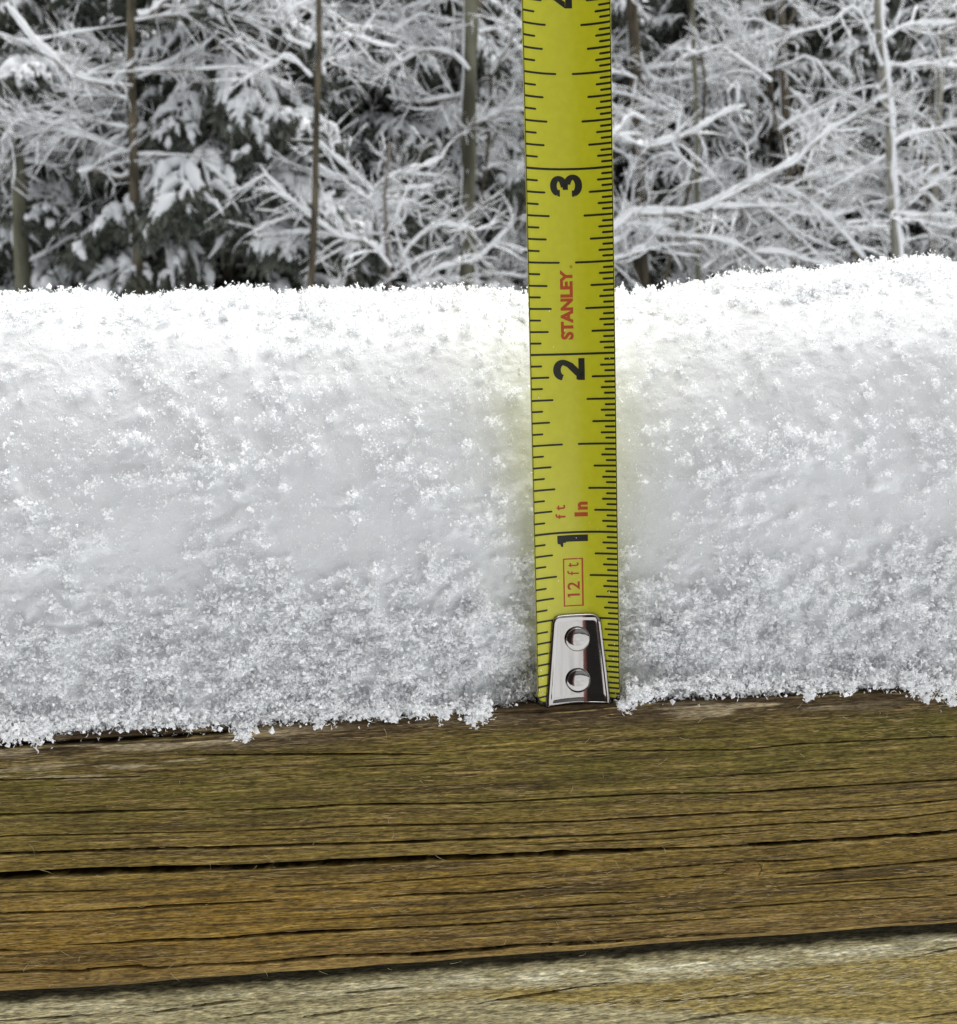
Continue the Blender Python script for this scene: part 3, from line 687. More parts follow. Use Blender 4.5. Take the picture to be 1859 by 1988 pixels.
def rand_rot(n_):
    qn = RNG.normal(size=(n_, 4)); qn /= np.linalg.norm(qn, axis=1)[:, None]; a, b, c, d = qn.T
    return np.stack([np.stack([a*a+b*b-c*c-d*d, 2*(b*c-a*d), 2*(b*d+a*c)], -1), np.stack([2*(b*c+a*d), a*a-b*b+c*c-d*d, 2*(c*d-a*b)], -1),
                     np.stack([2*(b*d-a*c), 2*(c*d+a*b), a*a-b*b-c*c+d*d], -1)], 1)
def scatter_crystals(P, size, kinds):
    VV, FF = [], []; base = 0
    for k, (tv, tf) in enumerate(TPL):
        sel = np.where(kinds == k)[0]
        if not len(sel): continue
        R_ = rand_rot(len(sel))*size[sel][:, None, None]
        v = np.einsum('nij,kj->nki', R_, tv) + P[sel][:, None]
        f = tf[None] + (np.arange(len(sel))*len(tv))[:, None, None] + base
        VV.append(v.reshape(-1, 3)); FF.append(f.reshape(-1, 3)); base += v.shape[0]*v.shape[1]
    return np.concatenate(VV), [np.concatenate(FF)]
# sample the surface grid in the dense part
cols = np.where((xs > -95) & (xs < 68))[0]
def sample(n_, weight):
    rr = RNG.integers(0, 358, n_*3); cc = RNG.choice(cols, n_*3)
    keep = RNG.random(n_*3) < weight(X[rr, cc], Z[rr, cc], Pm[rr, cc])
    rr, cc = rr[keep][:n_], cc[keep][:n_]
    p = np.stack([X[rr, cc], Yd[rr, cc], Zd[rr, cc]], -1)
    nrm = np.stack([np.zeros(len(rr)), Ny[rr, cc], Nz[rr, cc]], -1)
    return p, nrm, rr
def w_clump(x, z, p):
    m_ = clumps(x, z)
    low = 1-sstep(6, 30, z)
    return np.clip(.02+.9*m_*(.45+.55*low)+.7*low**1.4 + .10*sstep(20, 34, z) + .35*sstep(.58, .70, p), 0, 1)*(1-.75*np.exp(-((x-xt)/9)**2)*(z > 5))
allP, allS, allK = [], [], []
# (a) clusters of fluff
p, nrm, rr = sample(7600, w_clump)
for i in range(len(p)):
    lo_ = RNG.random() < .25+.5*(p[i, 2] < 22)
    nn = int(RNG.integers(16, 36)) if lo_ else int(RNG.integers(4, 15)); rad = RNG.uniform(.28, .62) if lo_ else RNG.uniform(.3, 1.2)
    d = RNG.normal(0, rad, (nn, 3)); d -= nrm[i]*((d@nrm[i])[:, None])*(.25 if lo_ else .6)
    lift = np.abs(RNG.normal(.15, .45, nn)) + (RNG.uniform(.1, .7) if lo_ else 0)
    allP.append(p[i]+d+nrm[i]*lift[:, None]); allS.append(RNG.uniform(.18, .62, nn) if lo_ else RNG.uniform(.15, .44, nn)); allK.append(RNG.integers(0, 13 if lo_ else 18, nn))
# (b) fine dust of crystals everywhere
p, nrm, rr = sample(60000, lambda x, z, pp: np.clip(.45-.3*(1-sstep(4, 24, z))+.3*sstep(.58, .7, pp), 0, 1))
allP.append(p+nrm*RNG.normal(.08, .12, (len(p), 1))); allS.append(RNG.uniform(.09, .22, len(p))); allK.append(RNG.integers(0, 18, len(p)))
# (c) larger flakes standing up along the crest
p, nrm, rr = sample(2600, lambda x, z, pp: (pp > .60)*sstep(.40, .62, fbm(x/5+3, pp*60, 3, 150)))
for i in range(len(p)):
    nn = int(RNG.integers(3, 9)); hgt = RNG.uniform(.3, 1.7)
    d = RNG.normal(0, .26, (nn, 3)) + np.outer(np.linspace(0, hgt, nn), [RNG.normal(0, .45), RNG.normal(0, .3), 1.0])
    allP.append(p[i]+d); allS.append(RNG.uniform(.40, .85, nn)); allK.append(RNG.integers(0, 18, nn))
for px in np.arange(-40, 1900, 5.0):
    if RNG.random() > .55 or 1000 < px < 1205: continue
    x_ = at_y(px, 560, .026)[0]/MM; col = int(np.argmin(np.abs(xs-x_))); sub = slice(200, 359); top_i = 200+int(np.argmax((Zd[sub, col]-CAM_P[2]/MM)/(Yd[sub, col]-CAM_P[1]/MM)))
    c = np.array([x_, Yd[top_i, col]+RNG.normal(0, 1), Zd[top_i, col]]); nn = int(RNG.integers(5, 20)); hgt = RNG.uniform(.3, 1.0)+1.1*RNG.random()**3
    d = RNG.normal(0, .30, (nn, 3))+np.outer(RNG.random(nn)*hgt, [RNG.normal(0, .7), 0, 1])
    allP.append(c+d); allS.append(RNG.uniform(.35, .95, nn)); allK.append(RNG.integers(0, 12, nn))
# (d) crumbling lower edge and the clods hanging over the arris
FOOT = [(-200,1420),(0,1408),(40,1424),(120,1412),(230,1404),(300,1399),(400,1400),(470,1408),(560,1393),(700,1389),(830,1388),(920,1387),(960,1372),(1010,1352),(1040,1340),
        (1190,1358),(1250,1358),(1300,1347),(1400,1339),(1500,1334),(1580,1336),(1700,1326),(1780,1322),(1859,1332),(2060,1330)]
for px in np.arange(-60, 1930, 2.6):
    if 1045 < px < 1185: continue
    py = np.interp(px, [f[0] for f in FOOT], [f[1] for f in FOOT]) + RNG.normal(0, 4)
    c = at_y(px, py, (1.6+RNG.normal(0, 1.0)+(3.5 if 950 < px < 1050 else 0))*MM)/MM
    nn = int(RNG.integers(9, 22)); d = RNG.normal(0, 1, (nn, 3))*np.array([.7, .8, .8])
    pt = c+d+np.array([0, 0, RNG.uniform(0, 1.5)])
    allP.append(pt); allS.append(RNG.uniform(.28, .85, nn)); allK.append(RNG.integers(0, 12, nn))
for px, py, rpx, cnt in ((70,1418,26,500),(20,1424,20,220),(475,1418,17,260),(480,1430,7,50),(620,1402,9,60),(930,1384,20,330),(915,1398,9,70),(860,1386,14,150),(1205,1366,17,260),(1222,1350,20,260),
                         (1195,1376,9,60),(1250,1350,14,150),(1572,1345,11,100),(1570,1356,6,40),(1795,1334,22,320),(1800,1354,10,80),(1845,1342,22,330),(1850,1362,9,70),(1770,1322,18,220),(760,1392,8,50),(1390,1340,10,80),(1655,1335,9,60)):
    c = at_y(px, py, -.3*MM)/MM; rad = rpx/13.4*.55
    d = RNG.normal(0, rad, (cnt, 3))*np.array([1, .55, .9])
    allP.append(c+d); allS.append(RNG.uniform(.28, .80, cnt)); allK.append(RNG.integers(0, 12, cnt))
CP = np.concatenate(allP); CS = np.concatenate(allS); CK = np.concatenate(allK)
keep = ~((np.abs(CP[:, 0]-xt-.0015*CP[:, 2]) < 6.9) & (CP[:, 1] < 4.2) & (CP[:, 2] > .8)) & (CP[:, 1] > -2.5)
keep &= ~((np.abs(CP[:, 0]-xt) < 5.6) & (CP[:, 1] < 4.2))
CP, CS, CK = CP[keep], CS[keep], CK[keep]
st_u = np.concatenate([RNG.uniform(1, 60, 34), RNG.uniform(.8, 9, 26)]); st_v = np.concatenate([RNG.uniform(-6.2, 6.2, 34), RNG.choice([-1, 1], 26)*RNG.uniform(5.2, 6.3, 26)])
ok_ = ~((st_u < 14) & (np.abs(st_v) < 5.2)); st_u, st_v = st_u[ok_], st_v[ok_]                    # a few flakes cling to the blade
CP = np.concatenate([CP, blade(st_u, st_v, .08)/MM]); CS = np.concatenate([CS, RNG.uniform(.08, .24, len(st_u))]); CK = np.concatenate([CK, RNG.integers(0, 18, len(st_u))])
V, F = scatter_crystals(CP*MM, CS*MM, CK)
fl = np_obj('snow_crystals', V-SOFF, F, M_CRYSTAL, snow, False); tag(fl, kind='stuff')

# ------------------------------------------------------------------ wall added out of view: darkens the hook's reflection, cuts front light
added_wall = empty('reflection_wall', (-3.0, -1.9, -2.9)); HOFF = np.array([-3.0, -1.9, -2.9])
tag(added_wall, 'unseen dark clapboard wall added behind the deck for the hook to mirror', 'added_wall')
M_SIDING = mat('dark_siding', (.012, .010, .009), .6)[0]; M_TRIM = mat('red_brown_trim', (.22, .075, .05), .55)[0]
bmv, bmf = box(-3.0, 3.0, 0, .016, 0, .17)
brd = np_mesh('added_siding', bmv, [bmf], M_SIDING, False)
for k in range(38):
    o = bpy.data.objects.new('added_siding', brd); o.location = (-.15, .002*(k % 2), .1+k*.168); o.rotation_euler = (math.radians(3), 0, 0); link(o, added_wall)
bmv, bmf = box(-3.2, 2.84, -.30, -.02, 0, 6.6); np_obj('wall', bmv, [bmf], M_SIDING, added_wall, False)
for x_ in (.78, 2.86):  # red trim added for a reddish streak in the hook
    bmv, bmf = box(x_, x_+.14, -.02, .05, 0, 6.6); np_obj('added_trim', bmv, [bmf], M_TRIM, added_wall, False)

# ------------------------------------------------------------------ the winter wood
def tubes(P, Rad, sides=4, jit=0.0):
    """P (m,k,3) paths, Rad (m,k) radii -> verts, quads"""
    m_, k = P.shape[:2]
    T = np.gradient(P, axis=1); T /= np.linalg.norm(T, axis=-1, keepdims=True)+1e-9
    ref = np.where(np.abs(T[..., 2:3]) > .9, np.array([1.0, 0, 0]), np.array([0, 0, 1.0]))
    A = np.cross(T, ref); A /= np.linalg.norm(A, axis=-1, keepdims=True)+1e-9; B = np.cross(T, A)
    a = np.arange(sides)*2*math.pi/sides
    ring = A[:, :, None]*np.cos(a)[None, None, :, None] + B[:, :, None]*np.sin(a)[None, None, :, None]
    rr = Rad[..., None, None]
    if jit: rr = rr*(1+jit*RNG.normal(size=(m_, k, sides, 1)))
    V = (P[:, :, None]+ring*rr).reshape(-1, 3)
    i = np.arange(m_)[:, None, None]*k*sides; j = np.arange(k-1)[None, :, None]*sides; s_ = np.arange(sides)[None, None]; s2 = (s_+1) % sides
    F = np.stack(np.broadcast_arrays(i+j+s_, i+j+s2, i+j+sides+s2, i+j+sides+s_), -1).reshape(-1, 4)
    return V, F
def merge(parts):
    VV, FF, b_ = [], [], 0
    for v, f in parts:
        if len(v) == 0: continue
        VV.append(v); FF.append(f+b_); b_ += len(v)
    return np.concatenate(VV), [np.concatenate(FF)]
def resample(pts, n_):
    pts = np.asarray(pts, float); d = np.concatenate([[0], np.cumsum(np.linalg.norm(np.diff(pts, axis=0), axis=1))])
    # smooth (Catmull-Rom) resampling
    t = np.linspace(0, d[-1], n_); out = np.empty((n_, 3))
    P0 = np.vstack([2*pts[0]-pts[1], pts, 2*pts[-1]-pts[-2]])
    for i, s_ in enumerate(t):
        k = min(max(np.searchsorted(d, s_, side='right')-1, 0), len(pts)-2); u = (s_-d[k])/(d[k+1]-d[k]+1e-9)
        a, b, c, e = P0[k], P0[k+1], P0[k+2], P0[k+3]
        out[i] = .5*((2*b)+(-a+c)*u+(2*a-5*b+4*c-e)*u*u+(-a+3*b-3*c+e)*u**3)
    return out
def twigs_from(path, n_, l0, l1, up=.35, spread=.9):
    """n_ curved side twigs growing off a path (k,3); returns (n,5,3)"""
    k = len(path); t = RNG.uniform(.08, 1.0, n_)*(k-1); i = np.minimum(t.astype(int), k-2); f = (t-i)[:, None]
    p0 = path[i]*(1-f)+path[i+1]*f; d = path[i+1]-path[i]; d /= np.linalg.norm(d, axis=1)[:, None]+1e-9
    s_ = RNG.normal(size=(n_, 3)); s_ -= d*(s_*d).sum(1)[:, None]; s_ /= np.linalg.norm(s_, axis=1)[:, None]+1e-9
    dr = d*RNG.uniform(.1, 1.1, (n_, 1)) + s_*spread*RNG.uniform(.4, 1.2, (n_, 1)); dr[:, 2] += up*RNG.uniform(-.6, 1.4, n_)
    dr /= np.linalg.norm(dr, axis=1)[:, None]
    L = RNG.uniform(l0, l1, n_)*(1-.45*t/(k-1)); u = np.linspace(0, 1, 5)[None, :, None]
    bend = RNG.normal(0, .24, (n_, 1, 3)); bend[..., 2] -= .10
    return p0[:, None]+dr[:, None]*(L[:, None, None]*u) + bend*(L[:, None, None]*u*u)
def snow_on(P, Rad, thick, lumps=.35):
    """a ridge of snow lying on tubes P: raised centre line with its own lumpy radius"""
    m_, k = P.shape[:2]
    T = np.gradient(P, axis=1); T /= np.linalg.norm(T, axis=-1, keepdims=True)+1e-9
    lie = np.sqrt(np.clip(1-T[..., 2]**2, 0, 1))                  # steep pieces hold less
    r = (Rad*.75+thick*(.35+.65*lie))*(1+lumps*RNG.normal(size=(m_, k)).clip(-1.2, 1.6))
    r = np.maximum(r, .002); Q = P.copy(); Q[..., 2] += Rad*.55+r*.45
    r[:, -1] *= .35
    return Q, r
def branch_meshes(path, r0, r1, n_tw, tl, n_tw2=5, thick=.013, up=.35):
    """a limb with two orders of twigs -> wood mesh data, snow mesh data"""
    k = len(path); rad = np.linspace(r0, r1, k)[None]*(.45+.55*sstep(0, .22, np.linspace(0, 1, k)))[None]
    wood = [tubes(path[None], rad, 6)]; snw = []
    q_, r = snow_on(path[None], rad, thick*1.1, .28); snw.append(tubes(q_, r, 6, .12))
    if n_tw:
        t1 = twigs_from(path, n_tw, tl*.5, tl, up); R1 = np.linspace(.007, .003, 5)[None]*np.ones((n_tw, 1))
        wood.append(tubes(t1, R1, 3)); q_, r = snow_on(t1, R1, thick*.50); snw.append(tubes(q_, r, 4, .15))
        if n_tw2:
            t2 = np.concatenate([twigs_from(p_, n_tw2, tl*.25, tl*.6, up, .6) for p_ in t1]); R2 = np.linspace(.004, .002, 5)[None]*np.ones((len(t2), 1))
            wood.append(tubes(t2, R2, 3)); q_, r = snow_on(t2, R2, thick*.30); snw.append(tubes(q_, r, 3, .15))
    return merge(wood), merge(snw)
def add_branch(root, off, path, r0, r1, n_tw, tl, n_tw2=5, thick=.013, up=.35, m=None):
    (wv, wf), (sv_, sf) = branch_meshes(path, r0, r1, n_tw, tl, n_tw2, thick, up)
    b_ = np_obj('branch', wv-off, wf, m or M_TWIG, root)
    np_obj('branch_snow', sv_-off, sf, M_TREESNOW, b_)
def add_trunk(root, off, path, r0, r1, m, sides=10):
    k = len(path); v, f = tubes(path[None], np.linspace(r0, r1, k)[None], sides, .05)
    return np_obj('trunk', v-off, [f], m, root)

DPM = lambda Y: (Y+.148)/FPX                    # metres per picture unit at depth Y
def limb_path(pts, Y, n_=14, wob=.25):
    p = np.array([at_y(px, py, Y) for px, py in pts])
    dy = np.cumsum(RNG.normal(0, wob/len(p), len(p))); p2 = []
    for (px, py), o in zip(pts, dy): p2.append(at_y(px, py, Y+o))
    return resample(p2, n_)
def deciduous(name, label, trunk_px, Y, w_top, w_bot, bark_m, limbs, extra=0, group=None, reach=1.5, twig=26, snowed_side=0, lim_off=.2, ext=1.9):
    """trunk_px: points down the picture from the frame's top to the snow line; it goes on up and down from there"""
    tp = [at_y(px, py, Y) for px, py in trunk_px]
    dtop = (tp[0]-tp[1])/np.linalg.norm(tp[0]-tp[1]); base = tp[-1]+(tp[-1]-tp[-2])/np.linalg.norm(tp[-1]-tp[-2])*.6
    gz = float(ground_z(base[0], base[1])); bp_ = np.array([base[0], base[1], gz-.1])
    top = tp[0]+np.array([dtop[0]*.6, 0, 1.0])*ext
    path = resample([top]+tp+[base, bp_], 34)[::-1]
    path[1:, 0] += np.cumsum(RNG.normal(0, .006, 33)); path[1:, 1] += np.cumsum(RNG.normal(0, .008, 33))
    off = np.array([bp_[0], bp_[1], gz]); root = empty(name, off); tag(root, label, 'tree', group)
    s_ = DPM(Y)
    tr_ = add_trunk(root, off, path, w_bot*s_*.55, w_top*s_*.42, bark_m)
    if not snowed_side:                         # a thin broken crust of snow on one flank
        pp = path.copy(); rad = np.linspace(w_bot*s_*.5, w_top*s_*.4, len(path)); pp[:, 0] -= rad*.85; pp[:, 1] -= rad*.1
        v, f = tubes(pp[None], (rad*.3*RNG.uniform(.1, 1.25, len(path)))[None], 6, .3); np_obj('trunk_snow', v-off, [f], M_TREESNOW, tr_)
    if snowed_side:                             # wind-plastered snow down one flank of the trunk
        pp = path.copy(); rad = np.linspace(w_bot*s_*.5, w_top*s_*.4, len(path)); pp[:, 0] += rad*snowed_side*.55; pp[:, 1] -= rad*.5
        v, f = tubes(pp[None], (rad*.75)[None], 8, .22); np_obj('trunk_snow', v-off, [f], M_TREESNOW, tr_)
    for pts, wpx in limbs:
        lp = limb_path(pts, Y+lim_off+RNG.normal(0, .15)); L = np.linalg.norm(lp[-1]-lp[0])
        add_branch(root, off, lp, wpx*s_*.36, wpx*s_*.16, int(twig*.6*max(.4, L)), .8, 5, .011+wpx*s_*.08)
    for i in range(extra):
        h = RNG.uniform(.35, 1.0); p0 = path[int(h*(len(path)-1))]; az = RNG.uniform(.05, .9); az = az if RNG.random() < .5 else math.pi-az; L = RNG.uniform(.6, 1.0)*reach
        d = np.array([math.cos(az), math.sin(az)*.8, RNG.uniform(.0, .7)]); d /= np.linalg.norm(d)
        pts = [p0+d*L*t_+np.array([0, 0, -.18*L*t_*t_])+RNG.normal(0, .05*L*t_+1e-4, 3) for t_ in np.linspace(0, 1, 6)]
        add_branch(root, off, resample(pts, 12), .016, .005, int(twig*.5*L), .7, 5, .012)
    return root

A_L = [[(12,9),(61,73),(100,110),(146,146),(195,161),(258,168)], [(268,152),(320,128),(365,103),(396,88),(432,52)], [(0,79),(61,88),(110,100)],
       [(152,335),(189,329),(228,345),(253,338),(274,320),(330,322)], [(268,29),(292,24),(320,0),(345,-40)], [(213,219),(152,234),(100,243),(67,227),(30,240),(0,280)]]
deciduous('bare_tree', 'slim dark brown trunk left of the tape with snowy limbs on both sides', [(257,-10),(260,150),(263,300),(266,430),(269,600)], 10.6, 15, 22, M_BARK_D,
          [(A_L[0], 13), (A_L[1], 10), (A_L[3], 12), (A_L[4], 10), (A_L[5], 10)], 8, twig=20, reach=1.9)
deciduous('bare_tree', 'thick mossy trunk at the far left edge rising out of the snow line', [(-20,120),(10,220),(28,300),(38,430),(46,600)], 11.4, 22, 36, M_BARK_M,
          [([(-60,300),(0,317),(61,314),(91,320),(125,338)], 12), ([(-20,300),(0,335),(15,390),(55,411),(91,426),(150,450)], 12), ([(-40,60),(61,88),(110,110),(160,120)], 9), ([(113,58),(140,90),(167,122)], 8)], 7, twig=20, reach=1.8)
deciduous('bare_tree', 'thin brown sapling trunk between the snowy conifer and the thick grey trunk', [(609,-10),(606,130),(604,250),(600,400),(594,600)], 9.6, 11, 16, M_BARK_D,
          [([(606,150),(560,110),(520,130),(484,119)], 7), ([(604,92),(554,70),(566,18),(620,0)], 7), ([(617,143),(635,110),(647,85),(660,50)], 6), ([(604,70),(660,72),(693,72),(739,88),(775,91)], 9)], 3, twig=18, reach=1.6)
deciduous('bare_tree', 'thick grey green lichen patched trunk just left of the tape', [(917,-10),(914,120),(911,260),(909,400),(910,600)], 12.2, 30, 32, M_BARK_M,
          [([(912,137),(888,113),(854,100),(815,100),(784,119),(726,146)], 11), ([(906,186),(845,195),(799,198),(751,189)], 11), ([(876,204),(906,244),(936,274)], 8), ([(930,64),(958,58),(982,70),(1009,91),(1040,130)], 10),
           ([(939,234),(967,219),(1012,213),(1050,220)], 10), ([(860,3),(799,15),(769,30),(720,30)], 10), ([(936,330),(970,320),(1012,335)], 8)], 6, twig=26)
deciduous('bare_shrub', 'low fan of snow covered stems forking out right of the thin sapling', [(736,330),(731,380),(735,430),(742,490),(745,600)], 10.0, 7, 14, M_TWIG,
          [([(742,490),(729,408),(684,362),(641,338),(605,313)], 9), ([(738,440),(726,374),(690,341),(653,307),(611,268)], 10), ([(736,410),(729,368),(763,344),(815,326),(860,307)], 9), ([(738,425),(732,387),(769,371),(839,362)], 8),
           ([(740,450),(729,411),(763,396),(793,399)], 8), ([(744,500),(748,457),(784,426),(788,405)], 8), ([(760,520),(717,473),(662,461),(617,430),(571,394),(519,344),(505,322)], 11), ([(740,480),(656,460),(595,454),(495,460)], 8),
           ([(770,520),(799,475),(845,441),(890,441),(930,450)], 9), ([(800,545),(860,520),(930,500),(990,440)], 8), ([(760,540),(820,500),(880,480)], 7)], 0, twig=13, ext=.25)
R_L = [([(1150,470),(1190,445),(1228,413),(1304,417),(1380,400),(1426,373),(1494,339),(1532,323),(1582,278),(1628,243),(1700,210)], 15), ([(1200,262),(1243,283),(1285,280),(1342,259),(1399,224),(1450,205)], 12),
       ([(1380,402),(1418,403),(1513,403),(1559,418),(1609,418),(1680,405)], 10), ([(1470,390),(1494,411),(1532,445),(1582,491),(1610,520)], 9), ([(1500,360),(1551,380),(1609,422),(1677,498),(1700,530)], 9),
       ([(1200,430),(1239,445),(1323,460),(1418,470),(1494,521),(1530,550)], 11), ([(1150,515),(1198,502),(1277,479),(1330,475)], 8), ([(1471,487),(1532,495),(1590,512),(1640,520)], 9)]
deciduous('bare_tree', 'low sprawling snow covered branches spreading right of the tape', [(1105,300),(1110,360),(1122,420),(1135,500),(1140,600)], 9.6, 14, 26, M_TWIG, R_L, 2, twig=15, ext=.3)
deciduous('bare_tree', 'pale snow plastered trunk near the right edge of the picture', [(1702,-10),(1712,120),(1722,240),(1728,340),(1738,470),(1744,600)], 9.8, 18, 19, M_BARK_G,
          [([(1723,126),(1760,129),(1800,125),(1856,131),(1900,140)], 10), ([(1715,80),(1730,68),(1768,49),(1859,45)], 8), ([(1726,323),(1760,350),(1799,380)], 9), ([(1734,399),(1760,418),(1856,418)], 9), ([(1735,430),(1776,388),(1821,350),(1859,327)], 8),
           ([(1714,130),(1665,19),(1608,49),(1551,61)], 7), ([(1724,300),(1680,330),(1640,330),(1590,345)], 8), ([(1736,450),(1690,440),(1650,460)], 7)], 3, twig=20, snowed_side=1)
deciduous('bare_tree', 'dim grey trunk standing back beyond the tape on its right side', [(1222,-10),(1226,100),(1230,220),(1235,400),(1240,600)], 14.2, 24, 30, M_BARK_D,
          [([(1226,60),(1266,156),(1361,152),(1475,164)], 11), ([(1230,140),(1323,129),(1365,141),(1418,141),(1433,137),(1468,148)], 10), ([(1228,330),(1240,289),(1262,224),(1280,180)], 9)], 4, twig=18)
deciduous('bare_tree', 'dark upright trunk among the twigs half way between tape and pale trunk', [(1524,-10),(1526,90),(1528,200),(1532,400),(1535,600)], 13.0, 17, 24, M_BARK_D,
          [([(1526,100),(1487,110),(1456,91),(1430,61),(1399,23),(1380,0)], 12), ([(1532,171),(1570,213),(1608,247),(1660,270)], 9), ([(1527,150),(1456,281),(1418,236),(1390,210)], 7), ([(1530,330),(1441,369),(1395,358),(1350,323)], 9)], 4, twig=18)
deciduous('bare_tree', 'pale thin trunk at the upper right behind the plastered trunk', [(1832,-10),(1828,120),(1822,260),(1815,400),(1812,600)], 13.6, 14, 20, M_BARK_G, [([(1826,140),(1859,110),(1910,90)], 9), ([(1820,250),(1780,220),(1745,215)], 8)], 6, twig=24)
deciduous('bare_tree', 'slender mossy stem low down between the sprawling branches', [(1352,200),(1356,300),(1358,420),(1360,500),(1361,600)], 12.4, 9, 14, M_BARK_M, [([(1356,330),(1304,300),(1262,310)], 7)], 4, twig=22)
deciduous('bare_tree', 'short dark stem behind the left conifer boughs at the top', [(432,-10),(434,60),(430,160),(425,400),(420,600)], 13.4, 14, 20, M_BARK_D, [([(434,60),(460,30),(484,-20)], 8), ([(432,120),(484,100),(554,70)], 8)], 5, twig=22)

# bare brush filling the gaps: a few grown forms copied with a turn and a new size
def make_bush(k):
    root = empty('brush_sapling'); tag(root, 'tangle of thin snow covered twigs in the undergrowth', 'shrub', 'snowy brush saplings in the wood')
    off = np.zeros(3)
    stem = resample([(0, 0, -.1), (RNG.normal(0, .1), RNG.normal(0, .1), 1.6), (RNG.normal(0, .25), RNG.normal(0, .25), 3.4), (RNG.normal(0, .4), RNG.normal(0, .3), 5.4), (RNG.normal(0, .5), 0, 7.6)], 16)
    add_trunk(root, off, stem, .035, .008, M_BARK_D, 7)
    for i in range(15):
        h = RNG.uniform(.12, .98); p0 = stem[int(h*15)]; az = RNG.uniform(0, 6.283); L = RNG.uniform(.9, 2.0)
        d = np.array([math.cos(az), math.sin(az), RNG.uniform(.1, .9)]); d /= np.linalg.norm(d)
        pts = [p0+d*L*t_+np.array([0, 0, -.22*L*t_*t_])+RNG.normal(0, .06*L*t_+1e-4, 3) for t_ in np.linspace(0, 1, 6)]
        add_branch(root, off, resample(pts, 10), .014, .004, int(11*L), .6, 4, .012)
    return root
def copy_tree(root, loc, rz, sc, label=None):
    c = root.copy(); COL.objects.link(c); c.location = loc; c.rotation_euler = (0, 0, rz); c.scale = (sc, sc, sc)
    if label: c['label'] = label
    for ch in root.children:
        d = ch.copy(); COL.objects.link(d); d.parent = c
        for g_ in ch.children:
            e = g_.copy(); COL.objects.link(e); e.parent = d
    return c
bushes = [make_bush(k) for k in range(3)]
spots = []
for i in range(26):
    px = -60+i*78+RNG.normal(0, 25); Y = [13.6, 12.7, 15.0, 14.2][i % 4]+RNG.normal(0, .3); spots.append((px, Y)) if px < 1150 or i % 2 else None
for i, (px, Y) in enumerate(spots):
    p = at_y(px, 560, Y); loc = (p[0], p[1], float(ground_z(p[0], p[1]))); sc = RNG.uniform(.85, 1.15)
    b_ = bushes[i % 3]
    if i < 3: b_.location = loc; b_.scale = (sc,)*3; b_.rotation_euler = (0, 0, RNG.uniform(0, 6.28))
    else: copy_tree(b_, loc, RNG.uniform(0, 6.28), sc)

# conifers: a trunk and drooping snow-laden boughs
def make_bough(k):
    L = 1.5; n_ = 12; t = np.linspace(0, 1, n_)
    sp_ = np.stack([L*t, .10*np.sin(t*3+k)*t, .22*L*t-(.50+.10*(k % 3))*L*t*t], -1)
    wood = [tubes(sp_[None], np.linspace(.016, .005, n_)[None], 5)]; snw, ndl = [], []
    side = []
    for s_ in (-1, 1):
        for i in range(11):
            u = .12+.88*i/11+RNG.normal(0, .03); u = min(u, .985); kx = u*(n_-1); a = int(kx); p0 = sp_[a]*(1-kx+a)+sp_[min(a+1, n_-1)]*(kx-a)
            ll = (.55*(1-u)**.7+.16)*RNG.uniform(.7, 1.2); az = s_*RNG.uniform(.5, 1.2); q_ = np.linspace(0, 1, 6); dz = RNG.uniform(.4, 1.0)
            sh = np.stack([p0[0]+ll*q_*math.cos(az), p0[1]+ll*q_*math.sin(az), p0[2]+ll*(.10*q_-dz*q_*q_)], -1); side.append(sh)
            for h_ in (2, 3, 4):                 # small drooping fingers
                l2 = ll*RNG.uniform(.25, .5); a2 = az+RNG.choice([-1, 1])*RNG.uniform(.5, 1.1)
                side.append(np.stack([sh[h_, 0]+l2*q_*math.cos(a2), sh[h_, 1]+l2*q_*math.sin(a2), sh[h_, 2]-l2*(.1*q_+RNG.uniform(.5, 1.2)*q_*q_)], -1))
    side = np.array(side); ns = len(side)
    wood.append(tubes(side, np.linspace(.006, .003, 6)[None]*np.ones((ns, 1)), 3))
    # pillows of snow: fat in the middle, missing in places
    def pillows(paths, r0):
        m_, kk = paths.shape[:2]
        prof = np.sin(np.linspace(.25, math.pi-.12, kk))[None]
        r = 1.15*r0*prof*RNG.uniform(.45, 1.45, (m_, 1))*(1+.28*RNG.normal(size=(m_, kk))).clip(.35, 1.7)
        Q = paths+RNG.normal(0, .006, paths.shape); Q[..., 2] += r*.45+.006
        v, f = tubes(Q, r, 7, .12)
        return v, f
    snw.append(pillows(np.stack([sp_[0:6], sp_[5:11]]), .040))
    has = RNG.random(ns) < .78
    snw.append(pillows(side[has], .036))
    # needle sprays hang from every side shoot
    P0 = np.concatenate([side.reshape(-1, 3)]*4+[sp_]*6); m_ = len(P0)
    d = RNG.normal(0, 1, (m_, 3))*np.array([.7, .7, .35]); d[:, 2] -= .9; d /= np.linalg.norm(d, axis=1)[:, None]
    s2 = np.cross(d, RNG.normal(size=(m_, 3))); s2 /= np.linalg.norm(s2, axis=1)[:, None]; ll = RNG.uniform(.08, .20, (m_, 1)); P0 = P0+RNG.normal(0, .02, (m_, 3))
    V = np.stack([P0, P0+d*ll*.5+s2*.018, P0+d*ll, P0+d*ll*.5-s2*.018], 1).reshape(-1, 3); F = np.arange(m_*4).reshape(-1, 4)
    wv, wf = merge(wood)
    vb = np.concatenate([wv, V]); me = np_mesh('bough', vb, [wf[0], F+len(wv)], [M_TWIG, M_NEEDLE])
    mi = np.zeros(len(me.polygons), np.int32); mi[len(wf[0]):] = 1; me.polygons.foreach_set('material_index', mi)
    sv_, sf = merge(snw)
    return me, np_mesh('bough_snow', sv_, sf, M_TREESNOW)
BOUGH = [make_bough(k) for k in range(6)]
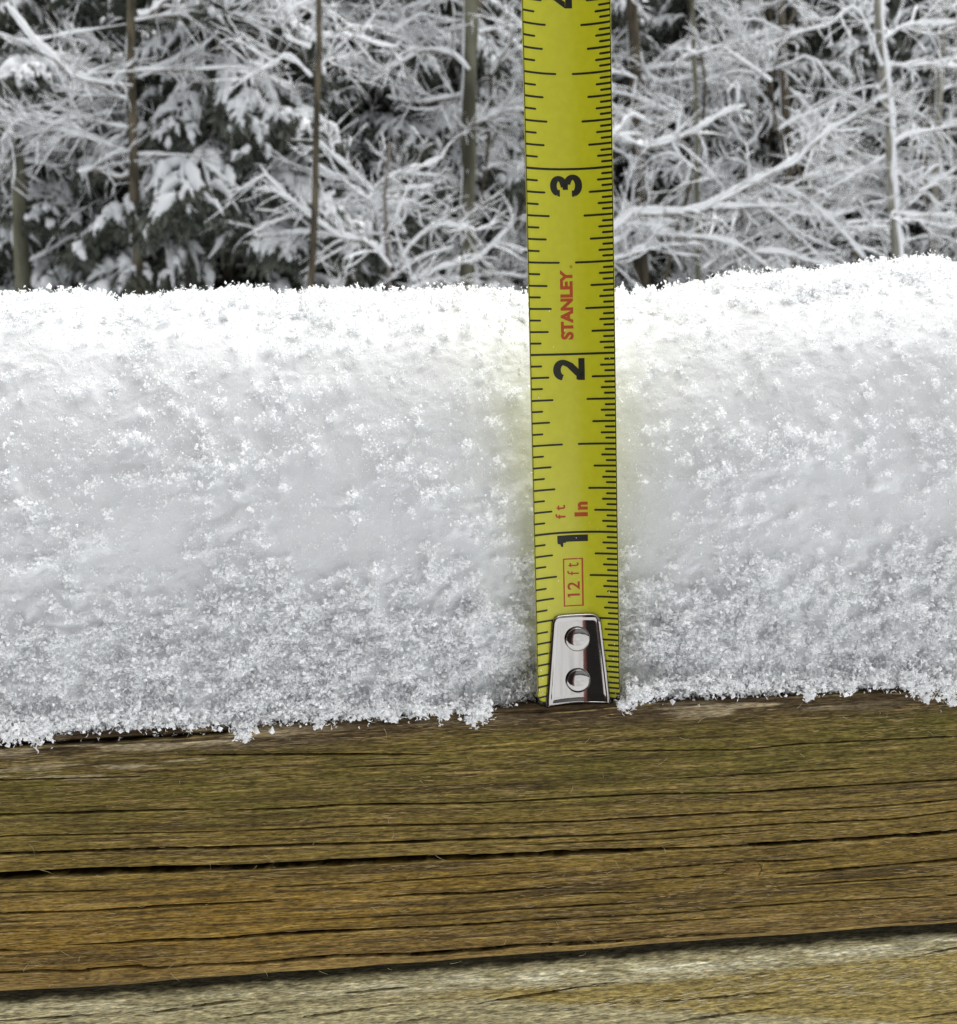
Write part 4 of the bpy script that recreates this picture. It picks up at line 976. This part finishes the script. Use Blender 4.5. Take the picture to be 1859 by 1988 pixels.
def conifer(px, Y, label, nb=46, h=8.5, reach=1.25, group='snow laden conifers in the wood'):
    p = at_y(px, 560, Y); gz = float(ground_z(p[0], p[1])); off = np.array([p[0], p[1], gz])
    root = empty('conifer_tree', off); tag(root, label, 'tree', group)
    path = np.stack([np.linspace(0, .1, 10), np.zeros(10), np.linspace(-.1, h, 10)], -1)
    v, f = tubes(path[None], np.linspace(.13, .02, 10)[None], 8, .04); np_obj('trunk', v, [f], M_BARK_D, root)
    for i in range(nb):
        u = (i+.5)/nb; z = .9+(h-1.3)*u; az = i*2.399+RNG.normal(0, .25); s_ = reach*(1.15-.75*u)*RNG.uniform(.8, 1.15)
        me, ms = BOUGH[int(RNG.integers(0, 6))]
        o = bpy.data.objects.new('bough', me); o.location = (.1*u, 0, z); o.rotation_euler = (RNG.normal(0, .12), RNG.normal(.05, .12), az); o.scale = (s_, s_, s_*RNG.uniform(.85, 1.2)); link(o, root)
        link(bpy.data.objects.new('bough_snow', ms), o)
    return root
conifer(440, 11.6, 'large snow laden conifer with drooping boughs between the dark trunk and the thin sapling', 60, 8.5, 1.4)
conifer(130, 12.6, 'snow laden conifer left of the slim dark trunk', 50, 8.5, 1.5)
conifer(690, 13.6, 'snow laden conifer behind the fan of snowy stems', 56, 8.5, 1.6)
conifer(880, 14.4, 'snow laden conifer behind the thick mossy trunk near the tape', 50, 8.5, 1.5)
for px, Y in ((300, 15.0), (560, 15.4), (1020, 15.2), (1180, 15.8), (1330, 16.2), (1480, 15.6), (1640, 16.0), (1800, 15.4), (1930, 14.6), (-40, 14.8)):
    conifer(px, Y, 'dim snow laden conifer standing deep in the wood', 34, 9.0, 1.35)

# far wood: a mass of dark evergreen foliage and snow behind everything
nn = 64000
xw = RNG.uniform(-13, 14, nn); yw = RNG.uniform(17.0, 25.0, nn); zw = RNG.uniform(-2.6, 12.5, nn)
d = RNG.normal(size=(nn, 3))*np.array([1, 1, .5]); d[:, 2] -= .4; d /= np.linalg.norm(d, axis=1)[:, None]
s2 = np.cross(d, RNG.normal(size=(nn, 3))); s2 /= np.linalg.norm(s2, axis=1)[:, None]
ll = RNG.uniform(.22, .58, (nn, 1)); P0 = np.stack([xw, yw, zw], -1)
V = np.stack([P0, P0+d*ll*.5+s2*ll*.33, P0+d*ll, P0+d*ll*.5-s2*ll*.33], 1).reshape(-1, 3); F = np.arange(nn*4).reshape(-1, 4)
fw = np_obj('far_wood', V, [F], [M_NEEDLE, M_TREESNOW], None, False)
mi = (RNG.random(nn) < .26).astype(np.int32); fw.data.polygons.foreach_set('material_index', mi)
tag(fw, 'dark snowy evergreen wood closing off the view behind the nearer trees', 'woods', kind='stuff')
print('TRIS', sum(len(o.data.loop_triangles) if o.type == 'MESH' else 0 for o in COL.objects), sum(len(m_.polygons) for m_ in bpy.data.meshes))
